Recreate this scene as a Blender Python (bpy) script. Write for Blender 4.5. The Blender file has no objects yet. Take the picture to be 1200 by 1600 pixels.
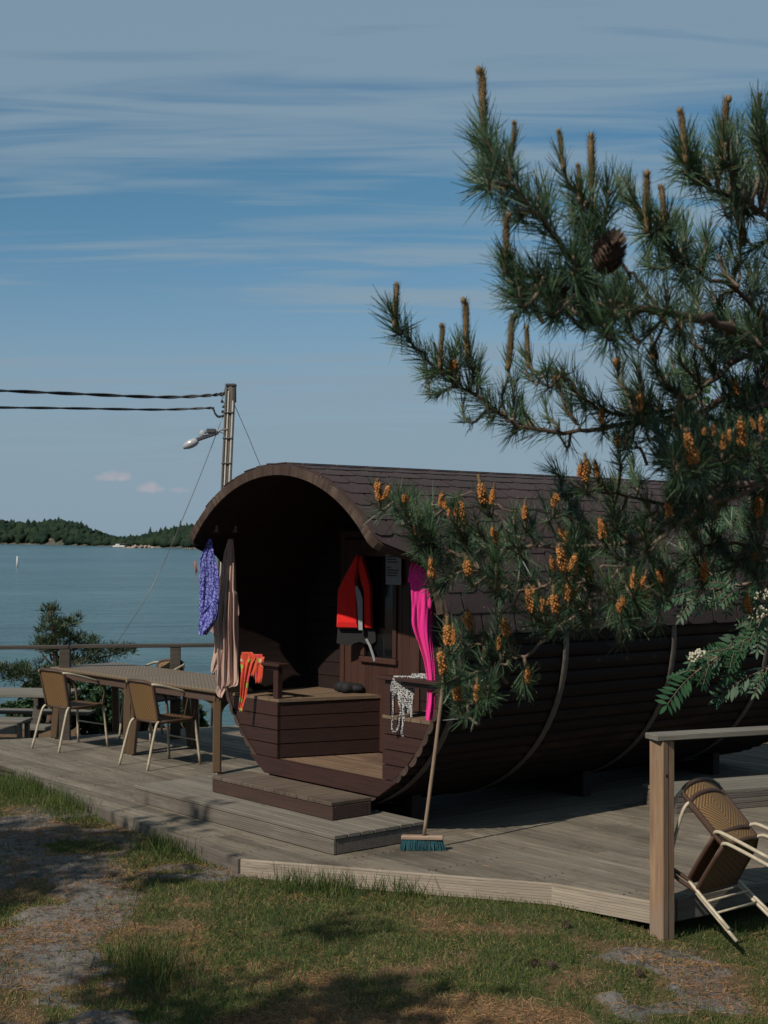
import bpy, bmesh, math, random
import numpy as np
from mathutils import Vector, Matrix, Quaternion
R = math.radians
random.seed(7); rng = np.random.default_rng(7)
S = bpy.context.scene
COL = S.collection

# ---------------------------------------------------------------- camera
EYE = 2.14; FPX = 2300.0; HOR = 835.0
cd = bpy.data.cameras.new('camera'); cam = bpy.data.objects.new('camera', cd); COL.objects.link(cam)
S.camera = cam
cam.location = (0, 0, EYE)
cam.rotation_euler = (R(90), 0, 0)
cd.sensor_fit = 'VERTICAL'; cd.sensor_height = 36; cd.sensor_width = 27
cd.lens = FPX / 1600 * 36
cd.shift_y = (HOR - 800) / 1600.0
cd.clip_start = 0.05; cd.clip_end = 6000
cd.dof.use_dof = True; cd.dof.focus_distance = 7.0; cd.dof.aperture_fstop = 13
# ---------------------------------------------------------------- light
AZ = (0.656, 0.755)                 # direction in which shadows fall
EL = R(43)
sd = Vector((AZ[0] * math.cos(EL), AZ[1] * math.cos(EL), -math.sin(EL)))
sl = bpy.data.lights.new('sun', 'SUN'); sun = bpy.data.objects.new('sun', sl); COL.objects.link(sun)
sl.energy = 4.8; sl.angle = R(0.5); sl.color = (1.0, 0.93, 0.82)
sun.rotation_euler = sd.to_track_quat('-Z', 'Y').to_euler()
W = bpy.data.worlds.new('World'); S.world = W; W.use_nodes = True
nt = W.node_tree; N = nt.nodes; Lk = nt.links
for n in list(N): N.remove(n)
out = N.new('ShaderNodeOutputWorld'); bg = N.new('ShaderNodeBackground')
sky = N.new('ShaderNodeTexSky'); sky.sky_type = 'NISHITA'; sky.sun_disc = False
sky.sun_elevation = EL; sky.sun_rotation = math.atan2(-AZ[0], -AZ[1])
sky.altitude = 10; sky.air_density = 1.25; sky.dust_density = 0.6; sky.ozone_density = 2.5
bg.inputs[1].default_value = 0.075
tc = N.new('ShaderNodeTexCoord'); sep = N.new('ShaderNodeSeparateXYZ')
Lk.new(tc.outputs['Generated'], sep.inputs[0])
def wmath(op, a, b=None, c=None, clamp=False):
    m = N.new('ShaderNodeMath'); m.operation = op; m.use_clamp = clamp
    for i, v in enumerate((a, b, c)):
        if v is None: continue
        if isinstance(v, (int, float)): m.inputs[i].default_value = v
        else: Lk.new(v, m.inputs[i])
    return m.outputs[0]
zz = wmath('ADD', wmath('MAXIMUM', sep.outputs[2], 0.0), 0.10)
cx = wmath('DIVIDE', sep.outputs[0], zz); cy = wmath('DIVIDE', sep.outputs[1], zz)
cmb = N.new('ShaderNodeCombineXYZ'); Lk.new(cx, cmb.inputs[0]); Lk.new(cy, cmb.inputs[1])
def wnoise(sc, rot, size, det, dist, off=(0, 0, 0)):
    mp = N.new('ShaderNodeMapping'); mp.inputs['Scale'].default_value = sc; mp.inputs['Rotation'].default_value = (0, 0, rot)
    mp.inputs['Location'].default_value = off
    Lk.new(cmb.outputs[0], mp.inputs[0])
    n = N.new('ShaderNodeTexNoise'); n.inputs['Scale'].default_value = size; n.inputs['Detail'].default_value = det
    n.inputs['Roughness'].default_value = 0.5; n.inputs['Distortion'].default_value = dist
    Lk.new(mp.outputs[0], n.inputs['Vector']); return n.outputs[0]
n1 = wnoise((0.34, 1.5, 1), R(14), 1.0, 6, 0.5, (3.3, 1.7, 0))
n2 = wnoise((0.85, 4.4, 1), R(-10), 1.5, 7, 1.1, (1.3, 4.7, 0))
n3 = wnoise((0.35, 0.6, 1), R(30), 0.9, 2, 0.2, (7.3, 2.7, 0))
cl = wmath('ADD', wmath('ADD', wmath('MULTIPLY', n1, 0.55), wmath('MULTIPLY', n2, 0.42)), wmath('MULTIPLY', n3, 0.35))
hiband = N.new('ShaderNodeMapRange'); hiband.interpolation_type = 'SMOOTHSTEP'; hiband.inputs[1].default_value = 0.265; hiband.inputs[2].default_value = 0.325; hiband.inputs[3].default_value = 0.0; hiband.inputs[4].default_value = 0.05
Lk.new(sep.outputs[2], hiband.inputs[0]); cl = wmath('ADD', cl, hiband.outputs[0])
cr = N.new('ShaderNodeMapRange'); cr.interpolation_type = 'SMOOTHSTEP'
cr.inputs[1].default_value = 0.55; cr.inputs[2].default_value = 0.71; cr.inputs[3].default_value = 0.06; cr.inputs[4].default_value = 0.80
Lk.new(cl, cr.inputs[0])
# more veil near the horizon
hz = N.new('ShaderNodeMapRange'); hz.interpolation_type = 'SMOOTHSTEP'
hz.inputs[1].default_value = 0.0; hz.inputs[2].default_value = 0.22; hz.inputs[3].default_value = 0.92; hz.inputs[4].default_value = 0.0
Lk.new(sep.outputs[2], hz.inputs[0])
fac = wmath('MAXIMUM', cr.outputs[0], hz.outputs[0])
fac = wmath('MINIMUM', wmath('ADD', fac, wmath('MULTIPLY', wmath('MINIMUM', cr.outputs[0], hz.outputs[0]), 0.4)), 0.92)
# two little fair-weather puffs low over the sea
def puff(px, py, rx, ry, amp):
    ux, uz = (px - 600) / FPX, (HOR - py) / FPX
    dx = wmath('DIVIDE', sep.outputs[0], wmath('MAXIMUM', sep.outputs[1], 0.05)); dz = wmath('DIVIDE', sep.outputs[2], wmath('MAXIMUM', sep.outputs[1], 0.05))
    a = wmath('DIVIDE', wmath('SUBTRACT', dx, ux), rx / FPX); b = wmath('DIVIDE', wmath('SUBTRACT', dz, uz), ry / FPX)
    b = wmath('ADD', b, wmath('MULTIPLY', wmath('MINIMUM', b, 0.0), 1.2))
    r = wmath('ADD', wmath('MULTIPLY', a, a), wmath('MULTIPLY', b, b))
    nn = N.new('ShaderNodeTexNoise'); nn.inputs['Scale'].default_value = 140; nn.inputs['Detail'].default_value = 4
    Lk.new(tc.outputs['Generated'], nn.inputs['Vector'])
    r = wmath('ADD', r, wmath('MULTIPLY', wmath('SUBTRACT', nn.outputs[0], 0.5), 1.8))
    return wmath('MULTIPLY', wmath('SUBTRACT', 1.0, r, clamp=True), amp, clamp=True)
pf = wmath('MAXIMUM', puff(178, 747, 30, 13, 0.9), wmath('MAXIMUM', puff(236, 765, 24, 14, 0.8), puff(282, 767, 18, 7, 0.4)))
mx = N.new('ShaderNodeMix'); mx.data_type = 'RGBA'
tint = N.new('ShaderNodeMix'); tint.data_type = 'RGBA'; tint.blend_type = 'MULTIPLY'
tf = N.new('ShaderNodeMapRange'); tf.inputs[1].default_value = 0.02; tf.inputs[2].default_value = 0.22; Lk.new(sep.outputs[2], tf.inputs[0])
tcol = N.new('ShaderNodeMix'); tcol.data_type = 'RGBA'; Lk.new(tf.outputs[0], tcol.inputs[0]); tcol.inputs[6].default_value = (0.72, 0.86, 1.20, 1); tcol.inputs[7].default_value = (0.44, 0.76, 0.90, 1)
tint.inputs[0].default_value = 1.0; Lk.new(sky.outputs[0], tint.inputs[6]); Lk.new(tcol.outputs[2], tint.inputs[7])
Lk.new(fac, mx.inputs[0]); Lk.new(tint.outputs[2], mx.inputs[6]); mx.inputs[7].default_value = (3.2, 4.45, 5.5, 1)
mx2 = N.new('ShaderNodeMix'); mx2.data_type = 'RGBA'
Lk.new(pf, mx2.inputs[0]); Lk.new(mx.outputs[2], mx2.inputs[6]); mx2.inputs[7].default_value = (5.3, 5.2, 5.8, 1)
Lk.new(mx2.outputs[2], bg.inputs[0]); Lk.new(bg.outputs[0], out.inputs[0])
S.view_settings.view_transform = 'Standard'; S.view_settings.look = 'None'
S.view_settings.exposure = 0.0; S.view_settings.gamma = 1.0
S.render.resolution_x = 768; S.render.resolution_y = 1024
S.render.engine = 'CYCLES'

# ---------------------------------------------------------------- helpers
def at(px, py, d):
    return Vector(((px - 600) / FPX * d, d, EYE + (HOR - py) / FPX * d))
def onz(px, py, z):
    d = FPX * (EYE - z) / (py - HOR); return Vector(((px - 600) / FPX * d, d, z))
def tag(o, label=None, cat=None, group=None, kind=None):
    if label: o['label'] = label
    if cat: o['category'] = cat
    if group: o['group'] = group
    if kind: o['kind'] = kind
    return o
def empty(name, loc=(0, 0, 0), rz=0.0):
    o = bpy.data.objects.new(name, None); COL.objects.link(o); o.location = loc; o.rotation_euler = (0, 0, rz)
    o.empty_display_size = 0.1
    return o
class MB:
    def __init__(s): s.v = []; s.f = []; s.m = []; s.cur = 0
    def add(s, vs, fs, m=None):
        b = len(s.v); s.v.extend([tuple(p) for p in vs])
        for f in fs: s.f.append(tuple(i + b for i in f)); s.m.append(s.cur if m is None else m)
    def box(s, c, size, rot=None, m=None, bev=0.0):
        hx, hy, hz_ = [k / 2 for k in size]
        if bev > 0:
            b = min(bev, hx * .9, hy * .9, hz_ * .9)
            vs = []; 
            for sx in (-1, 1):
                for sy in (-1, 1):
                    for sz in (-1, 1):
                        vs += [Vector((sx * (hx - b), sy * (hy - b), sz * hz_)), Vector((sx * (hx - b), sy * hy, sz * (hz_ - b))), Vector((sx * hx, sy * (hy - b), sz * (hz_ - b)))]
            bm = bmesh.new(); vv = [bm.verts.new(p) for p in vs]; r = bmesh.ops.convex_hull(bm, input=vv); bm.verts.index_update()
            fs = [tuple(v.index for v in f.verts) for f in bm.faces]; vs = [v.co.copy() for v in bm.verts]; bm.free()
        else:
            vs = [Vector((x * hx, y * hy, z * hz_)) for x in (-1, 1) for y in (-1, 1) for z in (-1, 1)]
            fs = [(0, 1, 3, 2), (4, 6, 7, 5), (0, 4, 5, 1), (2, 3, 7, 6), (0, 2, 6, 4), (1, 5, 7, 3)]
        c = Vector(c)
        if rot is not None: vs = [rot @ p for p in vs]
        s.add([p + c for p in vs], fs, m)
    def bar(s, a, b, w, h, m=None, bev=0.0, up=(0, 0, 1)):
        a = Vector(a); b = Vector(b); d = (b - a); l = d.length; d.normalize()
        u = Vector(up); x = d.cross(u)
        if x.length < 1e-3: x = d.cross(Vector((1, 0, 0)))
        x.normalize(); z = x.cross(d)
        rot = Matrix((x, d, z)).transposed()
        s.box((a + b) / 2, (w, l, h), rot, m, bev)
    def tube(s, pts, rad, n=8, m=None, cap=True):
        pts = [Vector(p) for p in pts]; k = len(pts)
        if not hasattr(rad, '__len__'): rad = [rad] * k
        t0 = (pts[1] - pts[0]).normalized(); x = t0.cross(Vector((0, 0, 1)))
        if x.length < 1e-3: x = t0.cross(Vector((1, 0, 0)))
        x.normalize(); vs = []; fs = []
        for i, p in enumerate(pts):
            t = (pts[min(i + 1, k - 1)] - pts[max(i - 1, 0)]).normalized()
            x = (x - t * x.dot(t)).normalized(); y = t.cross(x)
            for j in range(n):
                a = 2 * math.pi * j / n; vs.append(p + (x * math.cos(a) + y * math.sin(a)) * rad[i])
        for i in range(k - 1):
            for j in range(n):
                j2 = (j + 1) % n; fs.append((i * n + j, i * n + j2, (i + 1) * n + j2, (i + 1) * n + j))
        if cap: fs.append(tuple(range(n - 1, -1, -1))); fs.append(tuple((k - 1) * n + j for j in range(n)))
        s.add(vs, fs, m)
    def lathe(s, prof, c=(0, 0, 0), n=16, rot=None, m=None):
        vs = []; fs = []; c = Vector(c); k = len(prof)
        for r, z in prof:
            for j in range(n):
                a = 2 * math.pi * j / n; p = Vector((r * math.cos(a), r * math.sin(a), z))
                vs.append((rot @ p if rot is not None else p) + c)
        for i in range(k - 1):
            for j in range(n):
                j2 = (j + 1) % n; fs.append((i * n + j, i * n + j2, (i + 1) * n + j2, (i + 1) * n + j))
        s.add(vs, fs, m)
    def prism(s, poly, z0, z1, m=None, bev=0):
        n = len(poly); vs = [(p[0], p[1], z0) for p in poly] + [(p[0], p[1], z1) for p in poly]
        fs = [tuple(range(n - 1, -1, -1)), tuple(range(n, 2 * n))] + [(i, (i + 1) % n, n + (i + 1) % n, n + i) for i in range(n)]
        s.add(vs, fs, m)
    def build(s, name, mats, parent=None, smooth=False):
        me = bpy.data.meshes.new(name); me.from_pydata(s.v, [], s.f)
        if not isinstance(mats, (list, tuple)): mats = [mats]
        for m in mats: me.materials.append(m)
        if len(mats) > 1: me.polygons.foreach_set('material_index', s.m)
        if smooth: me.polygons.foreach_set('use_smooth', [True] * len(me.polygons))
        me.update(); o = bpy.data.objects.new(name, me); COL.objects.link(o)
        if parent: o.parent = parent
        return o
def np_mesh(name, verts, faces, mats, parent=None, smooth=False, attr=None, midx=None):
    """faces (n,k) int array, all of one size"""
    me = bpy.data.meshes.new(name); nf, k = faces.shape
    me.vertices.add(len(verts)); me.vertices.foreach_set('co', np.asarray(verts, np.float32).ravel())
    me.loops.add(nf * k); me.loops.foreach_set('vertex_index', faces.astype(np.int32).ravel())
    me.polygons.add(nf); me.polygons.foreach_set('loop_start', np.arange(0, nf * k, k, dtype=np.int32))
    me.polygons.foreach_set('loop_total', np.full(nf, k, np.int32))
    if smooth: me.polygons.foreach_set('use_smooth', np.ones(nf, bool))
    if not isinstance(mats, (list, tuple)): mats = [mats]
    for m in mats: me.materials.append(m)
    if midx is not None: me.polygons.foreach_set('material_index', midx.astype(np.int32))
    if attr:
        for an, av in attr.items():
            a = me.attributes.new(an, 'FLOAT', 'POINT'); a.data.foreach_set('value', np.asarray(av, np.float32))
    me.update(); me.validate(); o = bpy.data.objects.new(name, me); COL.objects.link(o)
    if parent: o.parent = parent
    return o
def copy_tree(o, parent=None):
    c = o.copy(); COL.objects.link(c); c.parent = parent
    for ch in list(o.children): copy_tree(ch, c)
    return c
def catmull(pts, sub=5):
    pts = [Vector(p) for p in pts]; P = [pts[0] * 2 - pts[1]] + pts + [pts[-1] * 2 - pts[-2]]; o = []
    for i in range(1, len(P) - 2):
        for k in range(sub):
            t = k / sub; a, b, c, d = P[i - 1], P[i], P[i + 1], P[i + 2]
            o.append(0.5 * ((2 * b) + (c - a) * t + (2 * a - 5 * b + 4 * c - d) * t * t + (3 * b - a - 3 * c + d) * t ** 3))
    o.append(pts[-1]); return o

# ---------------------------------------------------------------- materials
def new_mat(name):
    m = bpy.data.materials.new(name); m.use_nodes = True; t = m.node_tree; b = t.nodes['Principled BSDF']; return m, t, b
def nd(t, kind, **kw):
    n = t.nodes.new(kind)
    for k, v in kw.items():
        if k in n.inputs: n.inputs[k].default_value = v
        else: setattr(n, k, v)
    return n
def mixc(t, f, a, b, blend='MIX'):
    m = t.nodes.new('ShaderNodeMix'); m.data_type = 'RGBA'; m.blend_type = blend
    for i, v in ((0, f), (6, a), (7, b)):
        if isinstance(v, (int, float)): m.inputs[i].default_value = v
        elif isinstance(v, tuple): m.inputs[i].default_value = (*v[:3], 1)
        else: t.links.new(v, m.inputs[i])
    return m.outputs[2]
def mth(t, op, a, b=None, clamp=False):
    m = t.nodes.new('ShaderNodeMath'); m.operation = op; m.use_clamp = clamp
    for i, v in enumerate((a, b)):
        if v is None: continue
        if isinstance(v, (int, float)): m.inputs[i].default_value = v
        else: t.links.new(v, m.inputs[i])
    return m.outputs[0]
def noise(t, scale, sc=(1, 1, 1), det=4, rough=.55, co=None, dist=0.0):
    c = co or nd(t, 'ShaderNodeTexCoord').outputs['Object']
    mp = nd(t, 'ShaderNodeMapping'); mp.inputs['Scale'].default_value = sc; t.links.new(c, mp.inputs[0])
    n = nd(t, 'ShaderNodeTexNoise', Scale=scale, Detail=det, Roughness=rough, Distortion=dist); t.links.new(mp.outputs[0], n.inputs['Vector'])
    return n.outputs[0]
def ramp(t, v, a, b, lo=0.0, hi=1.0):
    r = nd(t, 'ShaderNodeMapRange'); r.inputs[1].default_value = a; r.inputs[2].default_value = b; r.inputs[3].default_value = lo; r.inputs[4].default_value = hi
    t.links.new(v, r.inputs[0]); return r.outputs[0]
def bump(t, b, h, strength=.4, dist=.01):
    bp = nd(t, 'ShaderNodeBump', Strength=strength, Distance=dist); t.links.new(h, bp.inputs['Height']); t.links.new(bp.outputs[0], b.inputs['Normal'])
def wood(name, c1, c2, axis='x', rough=.8, grain=1.0, island=.35, groove=0.0, dark=(.02, .017, .014), crack=.5, gp=.0125, spec=.25, stain=None, gax=None):
    """weathered timber: long grain along the local axis, board-to-board variation, knots, cracks"""
    m, t, b = new_mat(name)
    tcn = nd(t, 'ShaderNodeTexCoord'); geo = nd(t, 'ShaderNodeNewGeometry'); isl = geo.outputs['Random Per Island']
    off = nd(t, 'ShaderNodeCombineXYZ'); 
    for i, k in enumerate((17.0, 23.0, 31.0)): t.links.new(mth(t, 'MULTIPLY', isl, k), off.inputs[i])
    va = nd(t, 'ShaderNodeVectorMath', operation='ADD'); t.links.new(tcn.outputs['Object'], va.inputs[0]); t.links.new(off.outputs[0], va.inputs[1])
    co = va.outputs[0]
    sc = {'x': (.06, 1, 1), 'y': (1, .06, 1), 'z': (1, 1, .06)}[axis]
    g1 = noise(t, 26 * grain, sc, 6, .6, co, .6); g2 = noise(t, 95 * grain, sc, 4, .6, co, .2)
    big = noise(t, 2.3, (1, 1, 1), 4, .6, co)
    col = mixc(t, ramp(t, g1, .30, .70), c1, c2)
    col = mixc(t, ramp(t, g2, .58, .75, 0, crack), col, dark)
    col = mixc(t, ramp(t, big, .35, .72, 0, .55), col, tuple(x * .62 for x in c1))
    if stain: 
        sp = noise(t, 1.1, (1, 1, 1), 5, .7, tcn.outputs['Object']); col = mixc(t, ramp(t, sp, .50, .66, 0, .65), col, stain)
    val = mth(t, 'ADD', mth(t, 'MULTIPLY', isl, island), 1 - island / 2)
    hsv = nd(t, 'ShaderNodeHueSaturation'); t.links.new(col, hsv.inputs['Color']); t.links.new(val, hsv.inputs['Value']); col = hsv.outputs[0]
    h = mth(t, 'ADD', mth(t, 'MULTIPLY', g1, .5), mth(t, 'MULTIPLY', g2, .5))
    kn = nd(t, 'ShaderNodeTexVoronoi', Scale=3.4); kmp = nd(t, 'ShaderNodeMapping'); kmp.inputs['Scale'].default_value = {'x': (.45, 1.6, 1.6), 'y': (1.6, .45, 1.6), 'z': (1.6, 1.6, .45)}[axis]
    t.links.new(co, kmp.inputs[0]); t.links.new(kmp.outputs[0], kn.inputs['Vector'])
    col = mixc(t, ramp(t, mth(t, 'ADD', kn.outputs['Distance'], mth(t, 'MULTIPLY', g2, .03)), .045, .085, .85, 0), col, tuple(.5 * a_ for a_ in c2))
    if groove > 0:
        s2 = nd(t, 'ShaderNodeSeparateXYZ'); t.links.new(tcn.outputs['Object'], s2.inputs[0])
        ax = gax if gax is not None else {'x': 1, 'y': 0, 'z': 2}.get(axis, 1)
        w = mth(t, 'ABSOLUTE', mth(t, 'SINE', mth(t, 'MULTIPLY', s2.outputs[ax], math.pi / gp)))
        gr = ramp(t, w, .0, .45)
        h = mth(t, 'ADD', mth(t, 'MULTIPLY', h, .35), mth(t, 'MULTIPLY', gr, groove))
        col = mixc(t, mth(t, 'MULTIPLY', mth(t, 'SUBTRACT', 1.0, gr), .38), col, dark)
    t.links.new(col, b.inputs['Base Color']); b.inputs['Roughness'].default_value = rough; b.inputs['Specular IOR Level'].default_value = spec
    bump(t, b, h, .55, .006)
    return m
def plain(name, c, rough=.6, metal=0.0, var=.25, scale=12, bmp=.15, spec=.4, c2=None):
    m, t, b = new_mat(name)
    n = noise(t, scale, (1, 1, 1), 5); col = mixc(t, ramp(t, n, .3, .7), c, c2 or tuple(x * (1 - var) for x in c))
    t.links.new(col, b.inputs['Base Color']); b.inputs['Roughness'].default_value = rough; b.inputs['Metallic'].default_value = metal
    b.inputs['Specular IOR Level'].default_value = spec
    if bmp: bump(t, b, noise(t, scale * 4, (1, 1, 1), 4), bmp, .004)
    return m
M = {}
M['deck'] = wood('weathered_deck_wood', (.31, .265, .20), (.13, .105, .08), 'x', .85, 1.0, .5, 0.6, gp=.013, stain=(.10, .078, .055), crack=.85)
M['deck_y'] = wood('weathered_deck_wood_lengthwise', (.26, .21, .16), (.13, .105, .08), 'y', .85, 1.0, .35, 0.6, gp=.013)
M['fascia'] = wood('weathered_fascia_wood', (.47, .39, .30), (.27, .21, .16), 'x', .85, 1.2, .2, .35, gp=.017, gax=2, crack=1.0, stain=(.30, .25, .20))
M['grey_step'] = wood('grey_step_wood', (.30, .265, .215), (.17, .145, .115), 'x', .85, 1, .35, .5, gp=.013)
M['grey_side'] = wood('grey_step_side_wood', (.22, .185, .155), (.12, .10, .08), 'x', .85, 1.3, .2, .7, gp=.015, gax=2, crack=.8)
M['brown_step'] = wood('worn_brown_step_wood', (.215, .165, .12), (.12, .085, .062), 'y', .8, 1, .3, .4, gp=.013, stain=(.05, .028, .022))
M['brown'] = wood('red_brown_stained_wood', (.062, .025, .019), (.036, .016, .013), 'x', .5, 1.4, .3, 0, crack=.3, dark=(.012, .006, .005), spec=.4)
M['brown_side'] = wood('red_brown_grooved_wood', (.085, .045, .034), (.05, .027, .021), 'x', .6, 1.4, .3, .5, crack=.3, dark=(.012, .006, .005), spec=.35, gp=.014, gax=2)
M['brown_y'] = wood('red_brown_stained_wood_lengthwise', (.050, .022, .017), (.03, .014, .012), 'y', .55, 1.4, .3, 0, crack=.3, dark=(.012, .006, .005), spec=.4)
M['brown_z'] = wood('red_brown_upright_wood', (.085, .035, .022), (.05, .02, .014), 'z', .55, 1.4, .3, 0, crack=.3, dark=(.012, .006, .005), spec=.4)
M['floor'] = wood('worn_porch_floor_wood', (.29, .19, .12), (.16, .095, .062), 'x', .75, 1, .3, .2, stain=(.075, .042, .03))
M['bench'] = wood('worn_bench_wood', (.27, .19, .12), (.13, .08, .055), 'y', .7, 1, .3, 0, stain=(.06, .035, .026))
M['log'] = wood('dark_brown_log_wood', (.026, .0145, .011), (.010, .0065, .006), 'y', .7, 1.2, .45, 0, crack=.5, dark=(.008, .006, .005), spec=.14, stain=(.044, .026, .018))
M['log_in'] = wood('dark_inner_board_wood', (.030, .016, .013), (.018, .010, .009), 'y', .7, 1.2, .3, 0, crack=.3, dark=(.01, .007, .006), spec=.25)
M['logend'] = wood('weathered_log_end_wood', (.095, .058, .042), (.045, .028, .021), 'y', .8, 2.5, .6, 0, crack=.6, stain=(.17, .12, .09))
M['post'] = wood('weathered_post_wood', (.42, .27, .165), (.24, .14, .085), 'z', .85, 1.1, .2, 0, stain=(.27, .23, .19))
M['rail'] = wood('grey_rail_wood', (.26, .24, .20), (.14, .12, .10), 'x', .85, 1.1, .3, 0)
M['darkrail'] = wood('dark_grey_rail_wood', (.10, .085, .068), (.05, .041, .033), 'x', .85, 1.1, .3, 0)
M['pole'] = wood('old_pole_wood', (.17, .14, .115), (.09, .072, .058), 'z', .85, .6, .2, 0)
M['handle'] = wood('broom_handle_wood', (.40, .28, .19), (.22, .14, .09), 'z', .7, 2, .1, 0)
M['head'] = wood('broom_head_wood', (.50, .36, .26), (.32, .21, .15), 'x', .7, 2, .1, 0)
M['cream'] = plain('cream_painted_tube', (.60, .52, .38), .42, 0, .2, 30, .05, c2=(.44, .36, .25))
M['steel'] = plain('dull_steel', (.30, .29, .27), .5, .8, .3)
M['strap'] = plain('weathered_strap', (.16, .135, .11), .6, .3, .35, 20)
M['whitemetal'] = plain('pale_conduit', (.50, .48, .44), .5, 0, .2)
M['blackplastic'] = plain('black_cable', (.018, .018, .02), .5, 0, .2)
M['lampgrey'] = plain('grey_lamp_housing', (.085, .082, .088), .5, .1, .2)
M['lampglass'] = plain('lamp_glass_cover', (.50, .50, .52), .2, 0, .15, spec=.7)
M['dark_glass'] = plain('dark_window_glass', (.008, .009, .011), .08, 0, .1, spec=.6, bmp=0)
M['paper'] = plain('white_notice_sheet', (.30, .30, .30), .7, 0, .08)
M['ink'] = plain('printed_ink', (.06, .06, .065), .8, 0, .1)
M['orange_buoy'] = plain('red_painted_pole', (.52, .10, .06), .5)
M['white_buoy'] = plain('white_painted_pole', (.75, .75, .72), .5)
M['black_cloth'] = plain('black_webbing', (.012, .012, .014), .8, 0, .3)
def cloth(name, c, c2=None, kind=None, rough=.9, sc=60):
    m, t, b = new_mat(name); tcn = nd(t, 'ShaderNodeTexCoord'); co = tcn.outputs['Object']
    if kind == 'stripe':
        s2 = nd(t, 'ShaderNodeSeparateXYZ'); t.links.new(tcn.outputs['UV'], s2.inputs[0])
        w = mth(t, 'SINE', mth(t, 'MULTIPLY', s2.outputs[0], 310.0)); f = ramp(t, w, .3, .9, 0, .55)
        w2 = mth(t, 'SINE', mth(t, 'MULTIPLY', s2.outputs[0], 103.0)); f = mth(t, 'MULTIPLY', f, ramp(t, w2, -1, .3, .35, 1))
        col = mixc(t, f, c, c2)
    elif kind == 'letters':
        v = nd(t, 'ShaderNodeTexVoronoi', Scale=38.0); v.feature = 'DISTANCE_TO_EDGE'; v.distance = 'EUCLIDEAN'
        mp = nd(t, 'ShaderNodeMapping'); mp.inputs['Scale'].default_value = (1, 1, 1); t.links.new(tcn.outputs['UV'], mp.inputs[0]); t.links.new(mp.outputs[0], v.inputs['Vector'])
        nn = noise(t, 60, (1, 1, 1), 2, .5, tcn.outputs['UV'])
        d = mth(t, 'ADD', v.outputs['Distance'], mth(t, 'MULTIPLY', mth(t, 'SUBTRACT', nn, .5), .25))
        col = mixc(t, ramp(t, d, .05, .16), c2, c)
    elif kind == 'dots':
        v = nd(t, 'ShaderNodeTexVoronoi', Scale=75.0); v.inputs['Randomness'].default_value = .45; t.links.new(tcn.outputs['UV'], v.inputs['Vector'])
        col = mixc(t, ramp(t, v.outputs['Distance'], .40, .50), c2, c)
    elif kind == 'floral':
        v = nd(t, 'ShaderNodeTexVoronoi', Scale=26.0); t.links.new(tcn.outputs['UV'], v.inputs['Vector'])
        cr_ = nd(t, 'ShaderNodeValToRGB'); t.links.new(v.outputs['Color'], cr_.inputs[0]); cr_.color_ramp.interpolation = 'CONSTANT'
        e = cr_.color_ramp.elements; e[0].position = 0; e[0].color = (.75, .10, .045, 1); e[1].position = .35; e[1].color = (.82, .13, .06, 1)
        for p, q in ((.52, (.40, .50, .08, 1)), (.64, (.80, .06, .14, 1)), (.80, (.75, .55, .35, 1)), (.88, (.06, .10, .05, 1))):
            x = e.new(p); x.color = q
        nn = noise(t, 70, (1, 1, 1), 3, .6, tcn.outputs['UV'])
        col = mixc(t, ramp(t, mth(t, 'ADD', v.outputs['Distance'], mth(t, 'MULTIPLY', nn, .3)), .66, .76), cr_.outputs[0], (.72, .085, .04))
    else:
        col = mixc(t, ramp(t, noise(t, sc, (1, 1, 1), 4, .6, co), .3, .7), c, c2 or tuple(x * .8 for x in c))
    t.links.new(col, b.inputs['Base Color']); b.inputs['Roughness'].default_value = rough; b.inputs['Specular IOR Level'].default_value = .15
    try: b.inputs['Sheen Weight'].default_value = .15
    except Exception: pass
    bump(t, b, noise(t, 300, (1, 1, 1), 3, .6, co), .35, .002)
    return m
M['robe'] = cloth('striped_pink_cloth', (.72, .48, .39), (.26, .15, .13), 'stripe')
M['blue'] = cloth('blue_lettered_cloth', (.27, .29, .68), (.03, .025, .24), 'letters')
M['pink'] = cloth('hot_pink_terry', (.84, .035, .28), (.68, .025, .21), None, .95, 130)
M['dots'] = cloth('black_white_dotted_cloth', (.60, .58, .56), (.012, .012, .014), 'dots')
M['floral'] = cloth('orange_floral_cloth', (.7, .1, .05), None, 'floral')
M['red'] = cloth('red_nylon', (.80, .018, .014), (.66, .014, .012), None, .7, 20)
M['reflect'] = cloth('grey_reflective_tape', (.45, .46, .48), (.33, .34, .36))
M['patch'] = cloth('pale_pink_patch', (.55, .30, .32), (.45, .2, .24))
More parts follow.
